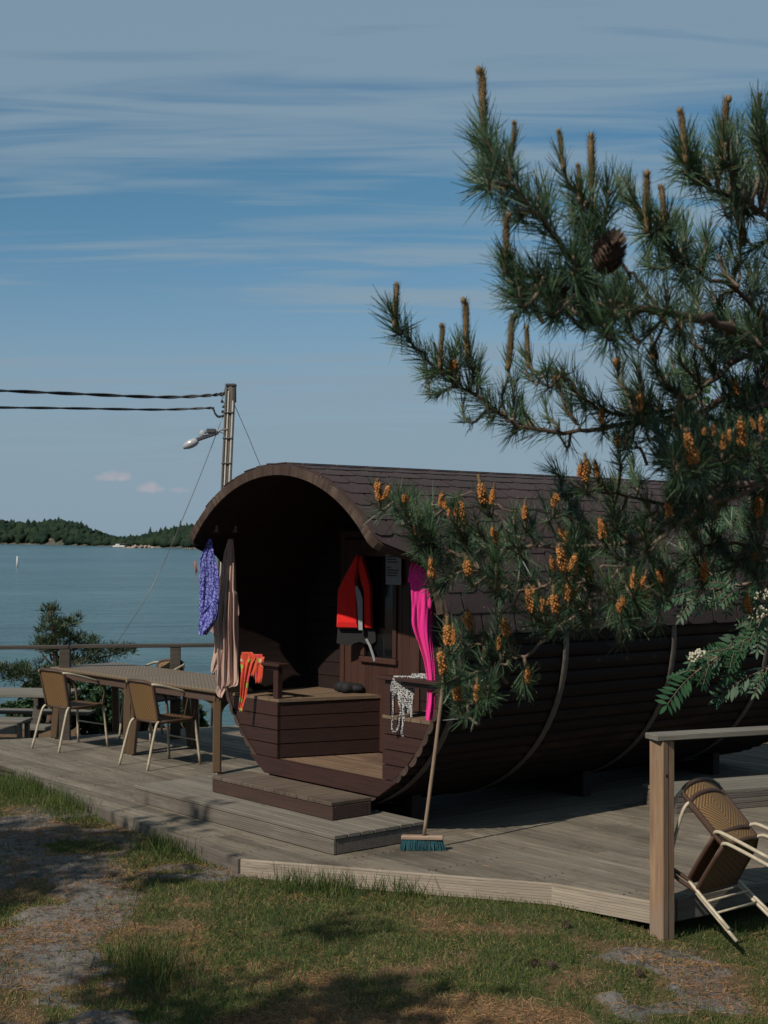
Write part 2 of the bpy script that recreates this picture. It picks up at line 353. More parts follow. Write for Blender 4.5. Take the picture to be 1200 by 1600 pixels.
def weave(name, c1, c2, scale, diamond=False, dark=(.03, .02, .012), rough=.55):
    m, t, b = new_mat(name); tcn = nd(t, 'ShaderNodeTexCoord'); s2 = nd(t, 'ShaderNodeSeparateXYZ'); t.links.new(tcn.outputs['UV'], s2.inputs[0])
    u, v = s2.outputs[0], s2.outputs[1]
    if diamond:
        a = mth(t, 'ADD', mth(t, 'ABSOLUTE', mth(t, 'SUBTRACT', u, 0.0)), mth(t, 'ABSOLUTE', mth(t, 'SUBTRACT', v, .20)))
        w = mth(t, 'SINE', mth(t, 'MULTIPLY', a, 2 * math.pi * 34))
    else:
        a = mth(t, 'PINGPONG', u, .03); w = mth(t, 'SINE', mth(t, 'MULTIPLY', mth(t, 'ADD', a, v), 2 * math.pi * scale))
    f1 = mth(t, 'SINE', mth(t, 'MULTIPLY', u, 2 * math.pi * 90)); f2 = mth(t, 'SINE', mth(t, 'MULTIPLY', v, 2 * math.pi * 90))
    fine = mth(t, 'MULTIPLY', f1, f2)
    col = mixc(t, ramp(t, w, -.5, .6), c2, c1)
    col = mixc(t, ramp(t, fine, .2, .9, 0, .35), col, dark)
    n = noise(t, 5, (1, 1, 1), 4); col = mixc(t, ramp(t, n, .4, .7, 0, .4), col, tuple(x * .6 for x in c1))
    t.links.new(col, b.inputs['Base Color']); b.inputs['Roughness'].default_value = rough; b.inputs['Specular IOR Level'].default_value = .4
    bump(t, b, mth(t, 'ADD', mth(t, 'MULTIPLY', w, .5), mth(t, 'MULTIPLY', fine, .5)), .5, .004)
    return m
M['wicker_tan'] = weave('tan_woven_wicker', (.33, .19, .068), (.13, .068, .026), 30, True)
M['wicker_seat'] = weave('brown_woven_seat', (.21, .11, .05), (.09, .045, .022), 26)
M['wicker_top'] = weave('brown_woven_tabletop', (.30, .215, .125), (.12, .08, .045), 26, rough=.5)
def wrapm(name, c1, c2, k=130, axis=2):
    m, t, b = new_mat(name); s2 = nd(t, 'ShaderNodeSeparateXYZ'); co = nd(t, 'ShaderNodeTexCoord').outputs['Object']; t.links.new(co, s2.inputs[0])
    w = mth(t, 'SINE', mth(t, 'MULTIPLY', mth(t, 'ADD', s2.outputs[2], mth(t, 'MULTIPLY', mth(t, 'ADD', s2.outputs[0], s2.outputs[1]), .6)), 2 * math.pi * k))
    col = mixc(t, ramp(t, w, -.8, .3), c2, c1); t.links.new(col, b.inputs['Base Color']); b.inputs['Roughness'].default_value = .45
    bump(t, b, w, .5, .003); return m
M['wrap'] = wrapm('brown_wrapped_cane', (.12, .058, .032), (.035, .018, .011))
M['wrap_leg'] = wrapm('woven_table_leg_cane', (.17, .10, .045), (.045, .025, .013), 55)
def shingle():
    m, t, b = new_mat('brown_felt_shingle'); geo = nd(t, 'ShaderNodeNewGeometry').outputs['Random Per Island']
    n = noise(t, 220, (1, 1, 1), 3, .7); n2 = noise(t, 3, (1, 1, 1), 4)
    col = mixc(t, ramp(t, n, .35, .65), (.058, .030, .027), (.026, .014, .0135))
    col = mixc(t, ramp(t, n2, .4, .7, 0, .4), col, (.045, .03, .03))
    h = nd(t, 'ShaderNodeHueSaturation'); t.links.new(col, h.inputs['Color']); t.links.new(mth(t, 'ADD', mth(t, 'MULTIPLY', geo, .35), .85), h.inputs['Value'])
    sp = noise(t, 55, (1, 1, 1), 1, .5); col = mixc(t, ramp(t, sp, .75, .77, 0, .8), h.outputs[0], (.3, .22, .16))
    t.links.new(col, b.inputs['Base Color']); b.inputs['Roughness'].default_value = .9; bump(t, b, n, .5, .003); return m
M['shingle'] = shingle()
def leafm(name, c1, c2, rough=.5, trans=.25, spec=.35):
    m, t, b = new_mat(name); geo = nd(t, 'ShaderNodeNewGeometry').outputs['Random Per Island']
    n = noise(t, 2.5, (1, 1, 1), 3)
    f = mth(t, 'ADD', mth(t, 'MULTIPLY', geo, .6), mth(t, 'MULTIPLY', n, .5))
    col = mixc(t, ramp(t, f, .25, .85), c1, c2)
    if 'needle_green' in name or 'grass_green' in name: col = mixc(t, ramp(t, mth(t, 'FRACT', mth(t, 'MULTIPLY', geo, 37.0)), .965, .99), col, (.26, .17, .06))
    t.links.new(col, b.inputs['Base Color']); b.inputs['Roughness'].default_value = rough
    b.inputs['Specular IOR Level'].default_value = spec
    if trans:
        tr = nd(t, 'ShaderNodeBsdfTranslucent'); t.links.new(col, tr.inputs[0]); ms = nd(t, 'ShaderNodeMixShader'); ms.inputs[0].default_value = trans
        t.links.new(b.outputs[0], ms.inputs[1]); t.links.new(tr.outputs[0], ms.inputs[2])
        t.links.new(ms.outputs[0], t.nodes['Material Output'].inputs[0])
    return m
M['needle'] = leafm('pine_needle_green', (.030, .080, .045), (.14, .235, .10), .45, .2, .4)
M['bark'] = plain('pine_twig_bark', (.30, .21, .15), .9, 0, .6, 60, .6)
M['trunkbark'] = plain('pine_trunk_bark', (.15, .085, .055), .9, 0, .6, 14, 1.0)
M['pollen'] = plain('orange_pollen_cone', (.72, .30, .08), .8, 0, .45, 120, .4, c2=(.36, .13, .035))
M['candle'] = plain('brown_new_shoot', (.30, .19, .085), .8, 0, .5, 150, .5, c2=(.17, .12, .045))
M['conebrown'] = plain('brown_cone_scale', (.13, .08, .055), .8, 0, .6, 60, .4)
M['rowan'] = leafm('rowan_leaf_green', (.018, .070, .028), (.04, .115, .038), .55, .2)
M['leaf'] = leafm('broad_leaf_green', (.05, .12, .03), (.10, .19, .05), .5, .35)
M['bloom'] = plain('cream_blossom', (.62, .58, .42), .8, 0, .2, 80)
M['shorepine'] = leafm('shore_pine_green', (.018, .045, .022), (.07, .10, .035), .6, .1)
M['shrubgreen'] = leafm('dark_shrub_green', (.015, .045, .015), (.045, .10, .030), .6, .15)
M['forest'] = leafm('far_forest_green', (.012, .028, .018), (.030, .050, .026), .9, 0, .1)
M['grass'] = leafm('grass_green', (.040, .090, .018), (.15, .19, .05), .6, .3, .2)
M['drygrass'] = leafm('dry_grass_straw', (.20, .15, .06), (.34, .26, .12), .7, .2, .2)
M['litter'] = leafm('fallen_needle_brown', (.17, .085, .04), (.34, .19, .09), .8, 0, .2)
M['teal'] = leafm('teal_bristle', (.008, .055, .07), (.02, .13, .15), .5, .1)

# ================================================================ BARREL FRAME
C0 = Vector((-0.48, 11.064, 0)); RZ = R(-50)
UX = Vector((math.cos(RZ), math.sin(RZ), 0)); VX = Vector((-math.sin(RZ), math.cos(RZ), 0))
def loc(p): d = Vector(p) - C0; return Vector((d.dot(UX), d.dot(VX), d.z))
def wld(s, l, z=0): return C0 + UX * s + VX * l + Vector((0, 0, z))
BA, BB, BZ = 1.41, 1.272, 1.362

# ---------------------------------------------------------------- terrain
def vnoise(x, y, s, seed=0):
    xi = np.floor(x * s).astype(int); yi = np.floor(y * s).astype(int); fx = x * s - xi; fy = y * s - yi
    fx = fx * fx * (3 - 2 * fx); fy = fy * fy * (3 - 2 * fy)
    def h(a, b):
        v = np.sin(a * 127.1 + b * 311.7 + seed * 74.7) * 43758.5453; return v - np.floor(v)
    return (h(xi, yi) * (1 - fx) + h(xi + 1, yi) * fx) * (1 - fy) + (h(xi, yi + 1) * (1 - fx) + h(xi + 1, yi + 1) * fx) * fy
def fbm(x, y, s, o=4, seed=0):
    v = 0; a = .5; t = 0
    for i in range(o): v = v + a * vnoise(x, y, s * 2 ** i, seed + i * 3); t += a; a *= .5
    return v / t
def sst(x, a, b): t = np.clip((x - a) / (b - a), 0, 1); return t * t * (3 - 2 * t)
def pxof(x, y, z): return 600 + FPX * x / y, HOR + FPX * (EYE - z) / y
def rockmask(x, y):
    X, Y = pxof(x, np.maximum(y, 3.0), -.27 + 0 * x)
    a = 1 - sst(X + 210 * (fbm(x, y, 1.3, 3, 5) - .5), 160, 300); a = a * sst(Y, 1270, 1330)
    e = ((X - 1030) / 150) ** 2 + ((Y - 1565) / 62) ** 2; b = 1 - sst(e + 2.0 * (fbm(x, y, 2.2, 3, 9) - .5), .5, 1.2)
    c = 1 - sst(((X - 320) / 110) ** 2 + ((Y - 1405) / 14) ** 2 + 1.2 * (fbm(x, y, 3, 3, 2) - .5), .6, 1.2)
    m = np.maximum(np.maximum(a, b), c * .9) * (y < 12.0)
    # needle drifts break the rock up
    return np.clip(m - 1.05 * sst(fbm(x, y, 2.2, 5, 21), .54, .64), 0, 1)
def ground(x, y):
    z = -.17 - .030 * np.clip(9.5 - y, -1.2, 2.5) - .10 * sst(x, 1.0, 2.2) * sst(y, 12, 8)
    z = z + .04 + .03 * sst(x, -2.0, -3.8) * sst(y, 9, 13)
    z = z + .045 * (fbm(x, y, .9, 3, 1) - .5)
    z = z + (.025 + .075 * (fbm(x, y, 2.4, 4, 31) - .5)) * rockmask(x, y)
    z = z + .12 * sst(x, -1.3, -3.0) * sst(y, 9.4, 7.0)
    # the land drops to the shore behind the deck
    z = z - .38 * sst(y, 14.3, 15.6)
    z = z - 5.2 * sst(y + .9 * (fbm(x, y, .25, 3, 4) - .5), 19.5, 33)
    z = z + .9 * (fbm(x, y, .35, 4, 14) - .5) * sst(y, 19, 24)
    return z
nx, ny = 260, 330
xs = np.linspace(-1, 1, nx); xs = np.sign(xs) * (np.abs(xs) * 4.3 + np.abs(xs) ** 7 * 220); ty = np.linspace(0, 1, ny)
ys = 5.6 + ty * 8.0 + ty ** 6 * 50 
ys = np.concatenate([np.array([-60, -20, -8, -2, 1, 3, 4.3, 5.0]), ys])
X, Y = np.meshgrid(xs, ys); Z = ground(X, Y)
far = np.abs(X) > 60; Z = np.where(far, np.minimum(Z, -.5), Z)
vv = np.stack([X.ravel(), Y.ravel(), Z.ravel()], 1); n_y, n_x = X.shape
ii = np.arange(n_y * n_x).reshape(n_y, n_x)
ff = np.stack([ii[:-1, :-1].ravel(), ii[:-1, 1:].ravel(), ii[1:, 1:].ravel(), ii[1:, :-1].ravel()], 1)
def groundmat():
    m, t, b = new_mat('soil_grass_and_rock'); co = nd(t, 'ShaderNodeTexCoord').outputs['Object']
    at_ = nd(t, 'ShaderNodeAttribute', attribute_name='rock').outputs['Fac']; gr = nd(t, 'ShaderNodeAttribute', attribute_name='green').outputs['Fac']
    n = noise(t, 14, (1, 1, 1), 6, .7, co); n2 = noise(t, 90, (1, 1, 1), 4, .7, co); n3 = noise(t, 3.5, (1, 1, 1), 5, .6, co)
    soil = mixc(t, ramp(t, n2, .3, .7), (.13, .075, .042), (.27, .17, .09)); soil = mixc(t, ramp(t, n, .45, .65, 0, .7), soil, (.085, .05, .032))
    green = mixc(t, ramp(t, n2, .3, .7), (.045, .065, .020), (.11, .11, .045))
    col = mixc(t, gr, soil, green)
    rk = mixc(t, ramp(t, n3, .35, .68), (.14, .13, .12), (.26, .23, .205)); rk = mixc(t, ramp(t, n, .50, .60, 0, .9), rk, (.06, .055, .05)); nl = noise(t, 7, (1, 1, 1), 6, .75, co, .8); rk = mixc(t, ramp(t, nl, .55, .60, 0, .8), rk, (.15, .08, .045)); rk = mixc(t, ramp(t, noise(t, 5.3, (1, 1, 1), 5, .7, co), .62, .66, 0, .5), rk, (.40, .37, .33))
    rk = mixc(t, ramp(t, n2, .60, .70, 0, .6), rk, (.42, .40, .37))
    rf = ramp(t, mth(t, 'ADD', at_, mth(t, 'MULTIPLY', mth(t, 'SUBTRACT', n, .5), 1.1)), .38, .58)
    col = mixc(t, rf, col, rk)
    t.links.new(col, b.inputs['Base Color']); b.inputs['Roughness'].default_value = .95; b.inputs['Specular IOR Level'].default_value = .15
    bump(t, b, mth(t, 'ADD', mth(t, 'MULTIPLY', n, .7), mth(t, 'MULTIPLY', n2, .3)), .8, .03); return m
def greenmask(x, y):
    X, Y = pxof(x, np.maximum(y, 3.0), -.27 + 0 * x)
    g = sst(fbm(x, y, 1.7, 5, 41) + .16 * (fbm(x, y, 7, 3, 43) - .5) - .03, .38, .60)
    # a green band below the deck edge
    line = 1370 + (X - 378) * .078
    g = np.maximum(g, (1 - sst(np.abs(Y - line - 22) + 40 * (fbm(x, y, 3, 3, 8) - .5), 25, 75)) * (X > 60))
    g = np.maximum(g, 1 - sst(((X - 60) / 120) ** 2 + ((Y - 1262) / 30) ** 2, .6, 1.4)); g = g * sst(Y, 1212, 1236)
    return np.clip(g * (1 - 1.2 * rockmask(x, y)) + .25 * sst(fbm(x, y, 4, 3, 66), .6, .7), 0, 1)
ter = np_mesh('ground', vv, ff, groundmat(), smooth=True, attr={'rock': rockmask(X, Y).ravel(), 'green': greenmask(X, Y).ravel()})
tag(ter, kind='structure')

# ---------------------------------------------------------------- water
WZ = -3.9
def watermat():
    m, t, b = new_mat('sea_water'); co = nd(t, 'ShaderNodeTexCoord').outputs['Object']
    b.inputs['Base Color'].default_value = (.035, .085, .095, 1); b.inputs['Roughness'].default_value = .20; b.inputs['IOR'].default_value = 1.33
    a = noise(t, 1.1, (.35, 1, 1), 5, .65, co, .3); c = noise(t, .22, (.4, 1, 1), 3, .6, co); e = noise(t, .02, (.3, 1, 1), 3, .6, co)
    h = mth(t, 'ADD', mth(t, 'MULTIPLY', a, .5), mth(t, 'MULTIPLY', c, .9))
    r1 = noise(t, .55, (.22, 1, 1), 6, .8, co, .4); r2 = noise(t, .09, (.25, 1, 1), 5, .75, co, .6)
    wc = mixc(t, ramp(t, e, .35, .65), (.052, .115, .12), (.034, .082, .092)); wc = mixc(t, ramp(t, r1, .42, .62, 0, .75), wc, (.016, .042, .052)); wc = mixc(t, ramp(t, r2, .5, .68, 0, .45), wc, (.075, .135, .14))  # light and dark wave slopes painted into the water colour as ripple streaks
    t.links.new(wc, b.inputs['Base Color']); h = mth(t, 'ADD', h, mth(t, 'MULTIPLY', r2, 2.0))
    bump(t, b, h, 1.0, 1.0); return m
mb = MB(); mb.add([(-3500, 18, WZ), (3500, 18, WZ), (3500, 5500, WZ), (-3500, 5500, WZ)], [(0, 1, 2, 3)])
tag(mb.build('water', watermat()), kind='structure')

# ---------------------------------------------------------------- far island
def hill(x, y):
    # ridge silhouette seen in the photograph, by bearing
    b = x / y
    px = 600 + FPX * b
    top = np.interp(px, [-900, -300, -60, 0, 60, 100, 130, 175, 200, 215, 240, 300, 380, 600, 900, 1500],
                    [8, 10, 9.5, 9.5, 8, 8.8, 6.2, 1.8, 1.2, 1.6, 3.2, 4.8, 5, 6, 6, 5])
    t = (y - np.interp(px, [-900, 0, 60, 180, 300, 500, 1500], [900, 900, 860, 700, 610, 560, 560]))
    return WZ - 1.5 + (top + 1.5) * sst(t, -8, 95) - 25 * sst(t, 230, 420)
gx = np.linspace(-.75, .45, 150); gy = np.linspace(530, 1350, 90)
BX, BY = np.meshgrid(gx, gy); HX = BX * BY; HZ = hill(HX, BY) + 1.2 * (fbm(HX, BY, .03, 3, 3) - .5)
vv = np.stack([HX.ravel(), BY.ravel(), HZ.ravel()], 1); ii = np.arange(HX.size).reshape(HX.shape)
ff = np.stack([ii[:-1, :-1].ravel(), ii[:-1, 1:].ravel(), ii[1:, 1:].ravel(), ii[1:, :-1].ravel()], 1)
m, t, b = new_mat('shore_rock_and_soil'); nn = noise(t, .12, (1, 1, .5), 5)
t.links.new(mixc(t, ramp(t, nn, .4, .6), (.05, .055, .035), (.15, .12, .085)), b.inputs['Base Color']); b.inputs['Roughness'].default_value = .95
tag(np_mesh('hills', vv, ff, m, smooth=True), kind='structure')
# dense forest over the hills: one mass of small ragged crowns
tx, ty_, tz = [], [], []
fv, fi = [], []
ico = []
bm = bmesh.new(); bmesh.ops.create_icosphere(bm, subdivisions=1, radius=1); icv = np.array([v.co[:] for v in bm.verts]); icf = np.array([[v.index for v in f.verts] for f in bm.faces]); bm.free()
cnt = 0; base = 0
for k in range(15000):
    bb = rng.uniform(-.34, .06); yy = rng.uniform(560, 1100) ; xx = bb * yy; px_ = 600 + FPX * bb
    z0 = float(hill(np.array(xx), np.array(yy)))
    sh = float(np.interp(px_, [-900, 0, 60, 180, 300, 500, 1500], [900, 900, 860, 700, 610, 560, 560]))
    if z0 < WZ + .25 or yy > sh + 190: continue
    conif = rng.random() < .22; r = rng.uniform(1.7, 3.4) * (.75 if conif else 1.0); hh = rng.uniform(4.0, 6.6) * (1.12 if conif else .95) * np.interp(px_, [110, 170, 215, 260], [1, .55, .5, .85]) * rng.uniform(.7, 1.15)
    V = icv * (1 + .36 * rng.standard_normal((len(icv), 1))); V = V * [r, r, hh * .55]
    if conif: V[:, :2] *= (1 - .45 * (V[:, 2:3] / (hh * .55) + .2)).clip(.12, 1.4)
    V = V + [xx, yy, z0 + hh * .45]
    fv.append(V); fi.append(icf + base); base += len(V)
tag(np_mesh('forest', np.concatenate(fv), np.concatenate(fi), M['forest']), 'dark green wooded shore far across the water', 'forest', kind='stuff')
# low pale rocks along the far waterline
def shore_rocks(pxa, pxb, d, h, lab):
    mb = MB(); n = 26
    for k in range(n):
        px_ = pxa + (pxb - pxa) * (k + random.random()) / n; p = Vector(((px_ - 600) / FPX * d, d + random.uniform(-3, 3), WZ))
        r = random.uniform(1.4, 3.0) * (pxb - pxa) / n * d / FPX; hh = h * random.uniform(.5, 1.1) * math.sin(math.pi * (k + 1.2) / (n + 1.4))
        V = [Vector((v[0] * r, v[1] * 2.5, v[2] * hh)) + p for v in icv * (1 + .15 * rng.standard_normal((len(icv), 1)))]
        mb.add(V, [tuple(f) for f in icf])
    o = mb.build('shore_rock', M['shorerock']); tag(o, lab, 'rock', 'bare rock ledges on the far shore')
M['shorerock'] = plain('pale_pink_granite', (.46, .35, .27), .9, 0, .45, .4, .2)
shore_rocks(42, 106, 888, 1.5, 'long low pale rock ledge at the foot of the highest wooded hill')
shore_rocks(192, 250, 655, 1.4, 'pinkish bare rock ledge beside the small pier on the far shore')
shore_rocks(288, 306, 598, .8, 'small pale rock ledge on the far shore nearest the roof of the barrel')
mb = MB(); p = Vector(((186 - 600) / FPX * 668, 668, WZ))
mb.box(p + Vector((0, 0, .5)), (5.5, 2.0, 1.0), bev=.3); mb.box(p + Vector((-.6, 0, 1.3)), (2.0, 1.4, .8), bev=.2)
tag(mb.build('motor_boat', M['white_buoy']), 'tiny white boat moored at the far shore below the forest', 'boat')
mb = MB(); p = Vector(((193 - 600) / FPX * 668, 668, WZ)); mb.box(p + Vector((0, 1, .7)), (3.4, 2.4, 1.4)); mb.box(p + Vector((0, 1, 1.7)), (4.0, 3, .5), bev=.2)
tag(mb.build('boathouse', M['darkrail']), 'tiny dark boathouse at the far waterline beside the white boat', 'building')
for (px_, y0, y1, d, mt, la, nm, lean) in ((27, 869, 886, 272, 'white_buoy', 'slim white marker pole standing in the open water', 'channel_marker', .0), (307, 876, 894, 235, 'orange_buoy', 'thin red marker pole leaning in the water behind the blue cloth', 'channel_marker', -.35)):
    a = at(px_, y1, d); a.z = WZ - .3; bq = at(px_ + lean * 6, y0, d); mb = MB()
    mb.tube([a, (a + bq) / 2, bq], [.20, .19, .13], 8)
    root = mb.build(nm, M[mt], smooth=True); tag(root, la, 'marker pole', 'marker poles in the water')

# ================================================================ DECK
deck = empty('wooden_deck', C0, RZ); tag(deck, 'large weathered grey wooden deck around the barrel cabin', 'deck')
def clip(poly, a, b, c):              # keep a*x+b*y<=c
    o = []
    for i in range(len(poly)):
        p, q = poly[i], poly[(i + 1) % len(poly)]; dp = a * p[0] + b * p[1] - c; dq = a * q[0] + b * q[1] - c
        if dp <= 0: o.append(p)
        if dp * dq < 0: t_ = dp / (dp - dq); o.append((p[0] + t_ * (q[0] - p[0]), p[1] + t_ * (q[1] - p[1])))
    return o
Wp = [onz(-160, 1165, 0), onz(0, 1190, 0), onz(135, 1250, 0), onz(378, 1341, 0), onz(865, 1379, 0), onz(1022, 1407, 0), onz(1052, 1403, 0), onz(1212, 1372, 0), Vector((4.6, 10.0, 0)), Vector((6.2, 12.6, 0)), Vector((1.5, 17.6, 0)), onz(352, 1134, 0), onz(110, 1150, 0), onz(0, 1156, 0), onz(-160, 1160, 0)]
DP = [tuple(loc(p)[:2]) for p in Wp]
def boards(poly, axis, w, gap, z0, z1, lo, hi, mat, name, parent, stagger=True):
    mb = MB(); k = lo; i = 0
    while k < hi:
        a = k + gap / 2; b_ = k + w - gap / 2
        if axis == 'x': pl = clip(clip(poly, 0, -1, -a), 0, 1, b_)
        else: pl = clip(clip(poly, -1, 0, -a), 1, 0, b_)
        if len(pl) >= 3:
            ix = 0 if axis == 'x' else 1; vals = [p[ix] for p in pl]; c = min(vals); mxv = max(vals)
            cuts = []; q = c + random.uniform(1.0, 3.6)
            while stagger and q < mxv - .6: cuts.append(q); q += random.choice((3.6, 4.2, 3.0))
            ed = [c - 1] + cuts + [mxv + 1]
            for e0, e1 in zip(ed[:-1], ed[1:]):
                if axis == 'x': pp = clip(clip(pl, -1, 0, -(e0 + .0015)), 1, 0, e1 - .0015)
                else: pp = clip(clip(pl, 0, -1, -(e0 + .0015)), 0, 1, e1 - .0015)
                if len(pp) >= 3:
                    dz = random.uniform(-.0015, .0015); mb.prism(pp, z0 + dz, z1 + dz)
        k += w; i += 1
    return mb.build(name, mat, parent)
PS = 1.06      # local s where boards along the barrel meet the front boards
pa = clip(DP, 0, 1, 4.0)
front = clip(DP, 1, 0, 99)
# boards lengthwise beside the barrel
side = [(.62, .12), (PS, .12), (PS, 4.3), (.62, 4.3)]
under = [(-1.7, .12), (.615, .12), (.615, 4.3), (-1.7, 4.3)]
# front deck boards = deck minus the side strip: split in pieces
f1 = clip(DP, 0, 1, .115)
f2 = clip(clip(DP, 0, -1, -.12), -1, 0, -(PS + .004))
f3 = clip(clip(DP, 0, -1, -.12), 1, 0, -1.704)
f4 = clip(clip(clip(DP, 0, -1, -4.305), -1, 0, 1.70), 1, 0, PS)
for nm, pl in (('deck_boards', f1), ('deck_boards', f2), ('deck_boards', f3), ('deck_boards', f4)):
    boards(pl, 'x', .12, .009, -.028, 0, -6, 8, M['deck'], nm, deck)
boards(side, 'y', .12, .007, -.026, .002, .62, PS, M['deck_y'], 'side_boards', deck, False)
boards(under, 'y', .12, .007, -.026, .0, -1.7, .615, M['deck_y'], 'side_boards', deck, False)
def fascia(pts, z1, h, th, mat, name, parent, lens=None):
    mb = MB()
    for a, b_ in zip(pts[:-1], pts[1:]):
        a = Vector((a[0], a[1], z1 - h / 2)); b_ = Vector((b_[0], b_[1], z1 - h / 2)); mb.bar(a, b_, th, h, bev=.004)
    return mb.build(name, mat, parent)
# each edge board in its own frame so the grain runs along it
def edge_board(a, b_, h=.135, th=.03, mat='fascia', z=0.001, parent=None, name='edge_board', off=.017):
    a = Vector((a[0], a[1], 0)); b_ = Vector((b_[0], b_[1], 0)); d = (b_ - a); L_ = d.length; d.normalize(); nrm = Vector((d.y, -d.x, 0))
    mb = MB(); g = .003
    n = 1; hh = h / n
    for i in range(n):
        mb.box((0, 0, -h / 2 + (i + .5) * hh), (L_ - .004, th - (0.0 if i % 2 else .002), hh - .0035), bev=.003)
    o = mb.build(name, M[mat], parent or deck)
    c = (a + b_) / 2 + nrm * off; o.location = (c.x, c.y, z - h / 2); o.rotation_euler = (0, 0, math.atan2(d.y, d.x))
    return o
for i in range(0, 7):
    a, b_ = DP[i], DP[i + 1]
    edge_board(a, b_, mat='fascia' if i in (3, 4) else 'grey_side')
def inside(x, y, P):
    c = False
    for i in range(len(P)):
        x1, y1 = P[i]; x2, y2 = P[(i + 1) % len(P)]
        if (y1 > y) != (y2 > y) and x < (x2 - x1) * (y - y1) / (y2 - y1) + x1: c = not c
    return c
M['screw'] = plain('rusty_screw_head', (.07, .045, .03), .6, .4, .3)
mb = MB()
for iy in range(-52, 10):
    for ix in range(-9, 8):
        for dy in (.028, .092):
            x, y = ix * .6 + random.uniform(-.008, .008), -6 + (iy + 52) * .12 + dy + random.uniform(-.004, .004)
            if y < .1 and inside(x, y, DP) and not (-1.6 < x < 1.12 and y > -.72): mb.lathe([(.001, .0032), (.0055, .0028), (.0062, .0)], (x, y, .0), 6)
tag(mb.build('screw_heads', M['screw'], deck), kind='stuff')
# joists and posts below
mb = MB()
for p in (Vector((-3.4, 14.9, 0)), Vector((-1.5, 16.0, 0)), Vector((-2.6, 12.6, 0)), Vector((0, 10.2, 0)), Vector((1.4, 9.1, 0)), Vector((2.6, 10, 0)), Vector((-.7, 10.3, 0)), Vector((4, 12, 0)), Vector((1.6, 16.6, 0)), Vector((-4.6, 15.6, 0))):
    q = loc(p); mb = MB(); mb.box((q.x, q.y, -.43), (.1, .1, .8)); mb.build('support_post', M['grey_side'], deck)
mb = MB()
for k in range(-5, 6):
    pl = clip(clip(DP, -1, 0, -(k * .8 - .03)), 1, 0, k * .8 + .03)
    if len(pl) >= 3: 
        ymn = min(p[1] for p in pl) + .08; ymx = max(p[1] for p in pl) - .08; mb.box((k * .8, (ymn + ymx) / 2, -.085), (.05, ymx - ymn, .11))
mb.build('joists', M['grey_side'], deck)

# steps -------------------------------------------------------
def step(name, label, s0, s1, l0, l1, z0, z1, top, side_, axis):
    root = empty(name, wld((s0 + s1) / 2, (l0 + l1) / 2, z0), RZ); tag(root, label, 'step', 'steps up to the barrel cabin')
    w, d = (s1 - s0), (l1 - l0); th = .028; mb = MB()
    if axis == 'x':
        n = max(2, round(d / .115)); bw = d / n
        for i in range(n): mb.box((0, -d / 2 + (i + .5) * bw, z1 - z0 - th / 2), (w + .01, bw - .006, th), bev=.004)
    else:
        n = max(2, round(w / .14)); bw = w / n
        for i in range(n): mb.box((-w / 2 + (i + .5) * bw, 0, z1 - z0 - th / 2), (bw - .006, d + .01, th), bev=.004)
    mb.build('tread', top, root)
    mb = MB(); h = z1 - z0 - th - .002; n = 1; hh = h / n
    for i in range(n):
        zc = (i + .5) * hh
        mb.box((0, -d / 2 + .014, zc), (w - .002, .026, hh - .003), bev=.003); mb.box((0, d / 2 - .014, zc), (w - .002, .026, hh - .003), bev=.003)
    mb.build('riser', side_, root)
    for sx in (-1, 1):
        mb = MB(); mb.box((sx * (w / 2 - .014), 0, h / 2), (.026, d - .058, h - .003), bev=.003); mb.build('side_board', side_, root)
    return root
step('wooden_step', 'wide grey weathered wooden step lying on the deck below the brown one', -1.54, 1.06, -.70, .11, .003, .133, M['grey_step'], M['grey_side'], 'x')
step('wooden_step', 'narrower red brown wooden step right below the cabin threshold', -.86, .66, -.40, -.045, .136, .262, M['brown_step'], M['brown_side'], 'y')
# low bench-like step at right
bs = empty('low_platform', (2.23, 11.25, 0), R(22)); tag(bs, 'low wooden platform on the deck behind the tipped wicker chairs', 'platform')
mb = MB()
for i in range(4): mb.box((1.6, .06 + i * .12, .145), (3.2, .113, .028), bev=.003)
mb.build('tread', M['rail'], bs)
mb = MB()
for i in range(3): mb.box((1.6, .018, .022 + i * .041), (3.19, .026, .038), bev=.003); mb.box((.018, .26, .022 + i * .041), (.026, .42, .038), bev=.003)
mb.build('riser', M['grey_side'], bs)

# ================================================================ BARREL CABIN
cab = empty('barrel_cabin', C0, RZ); cab.rotation_euler = (R(-.45), 0, RZ); tag(cab, 'dark brown wooden barrel cabin with an open porch and shingled roof', 'cabin')
BL = 4.6
def ell(th, a=BA, b=BB): return Vector((a * math.cos(th), 0, BZ + b * math.sin(th)))
def frontL(z): return -float(np.interp(z, [1.80, 1.93, 1.96, 2.0, 2.04, 2.07, 2.12], [0, .01, .045, .15, .305, .385, .42]))
ths = []; acc = 0; last = ell(0)
NL = 84
dens = 2000; arc = [0]; 
for i in range(1, dens + 1):
    arc.append(arc[-1] + (ell(2 * math.pi * i / dens) - ell(2 * math.pi * (i - 1) / dens)).length)
def th_at(sv):
    sv = sv % arc[-1]; lo, hi = 0, dens
    while hi - lo > 1:
        md = (lo + hi) // 2
        if arc[md] <= sv: lo = md
        else: hi = md
    return 2 * math.pi * (lo + (sv - arc[lo]) / (arc[hi] - arc[lo])) / dens
NL = round(arc[-1] / .108)
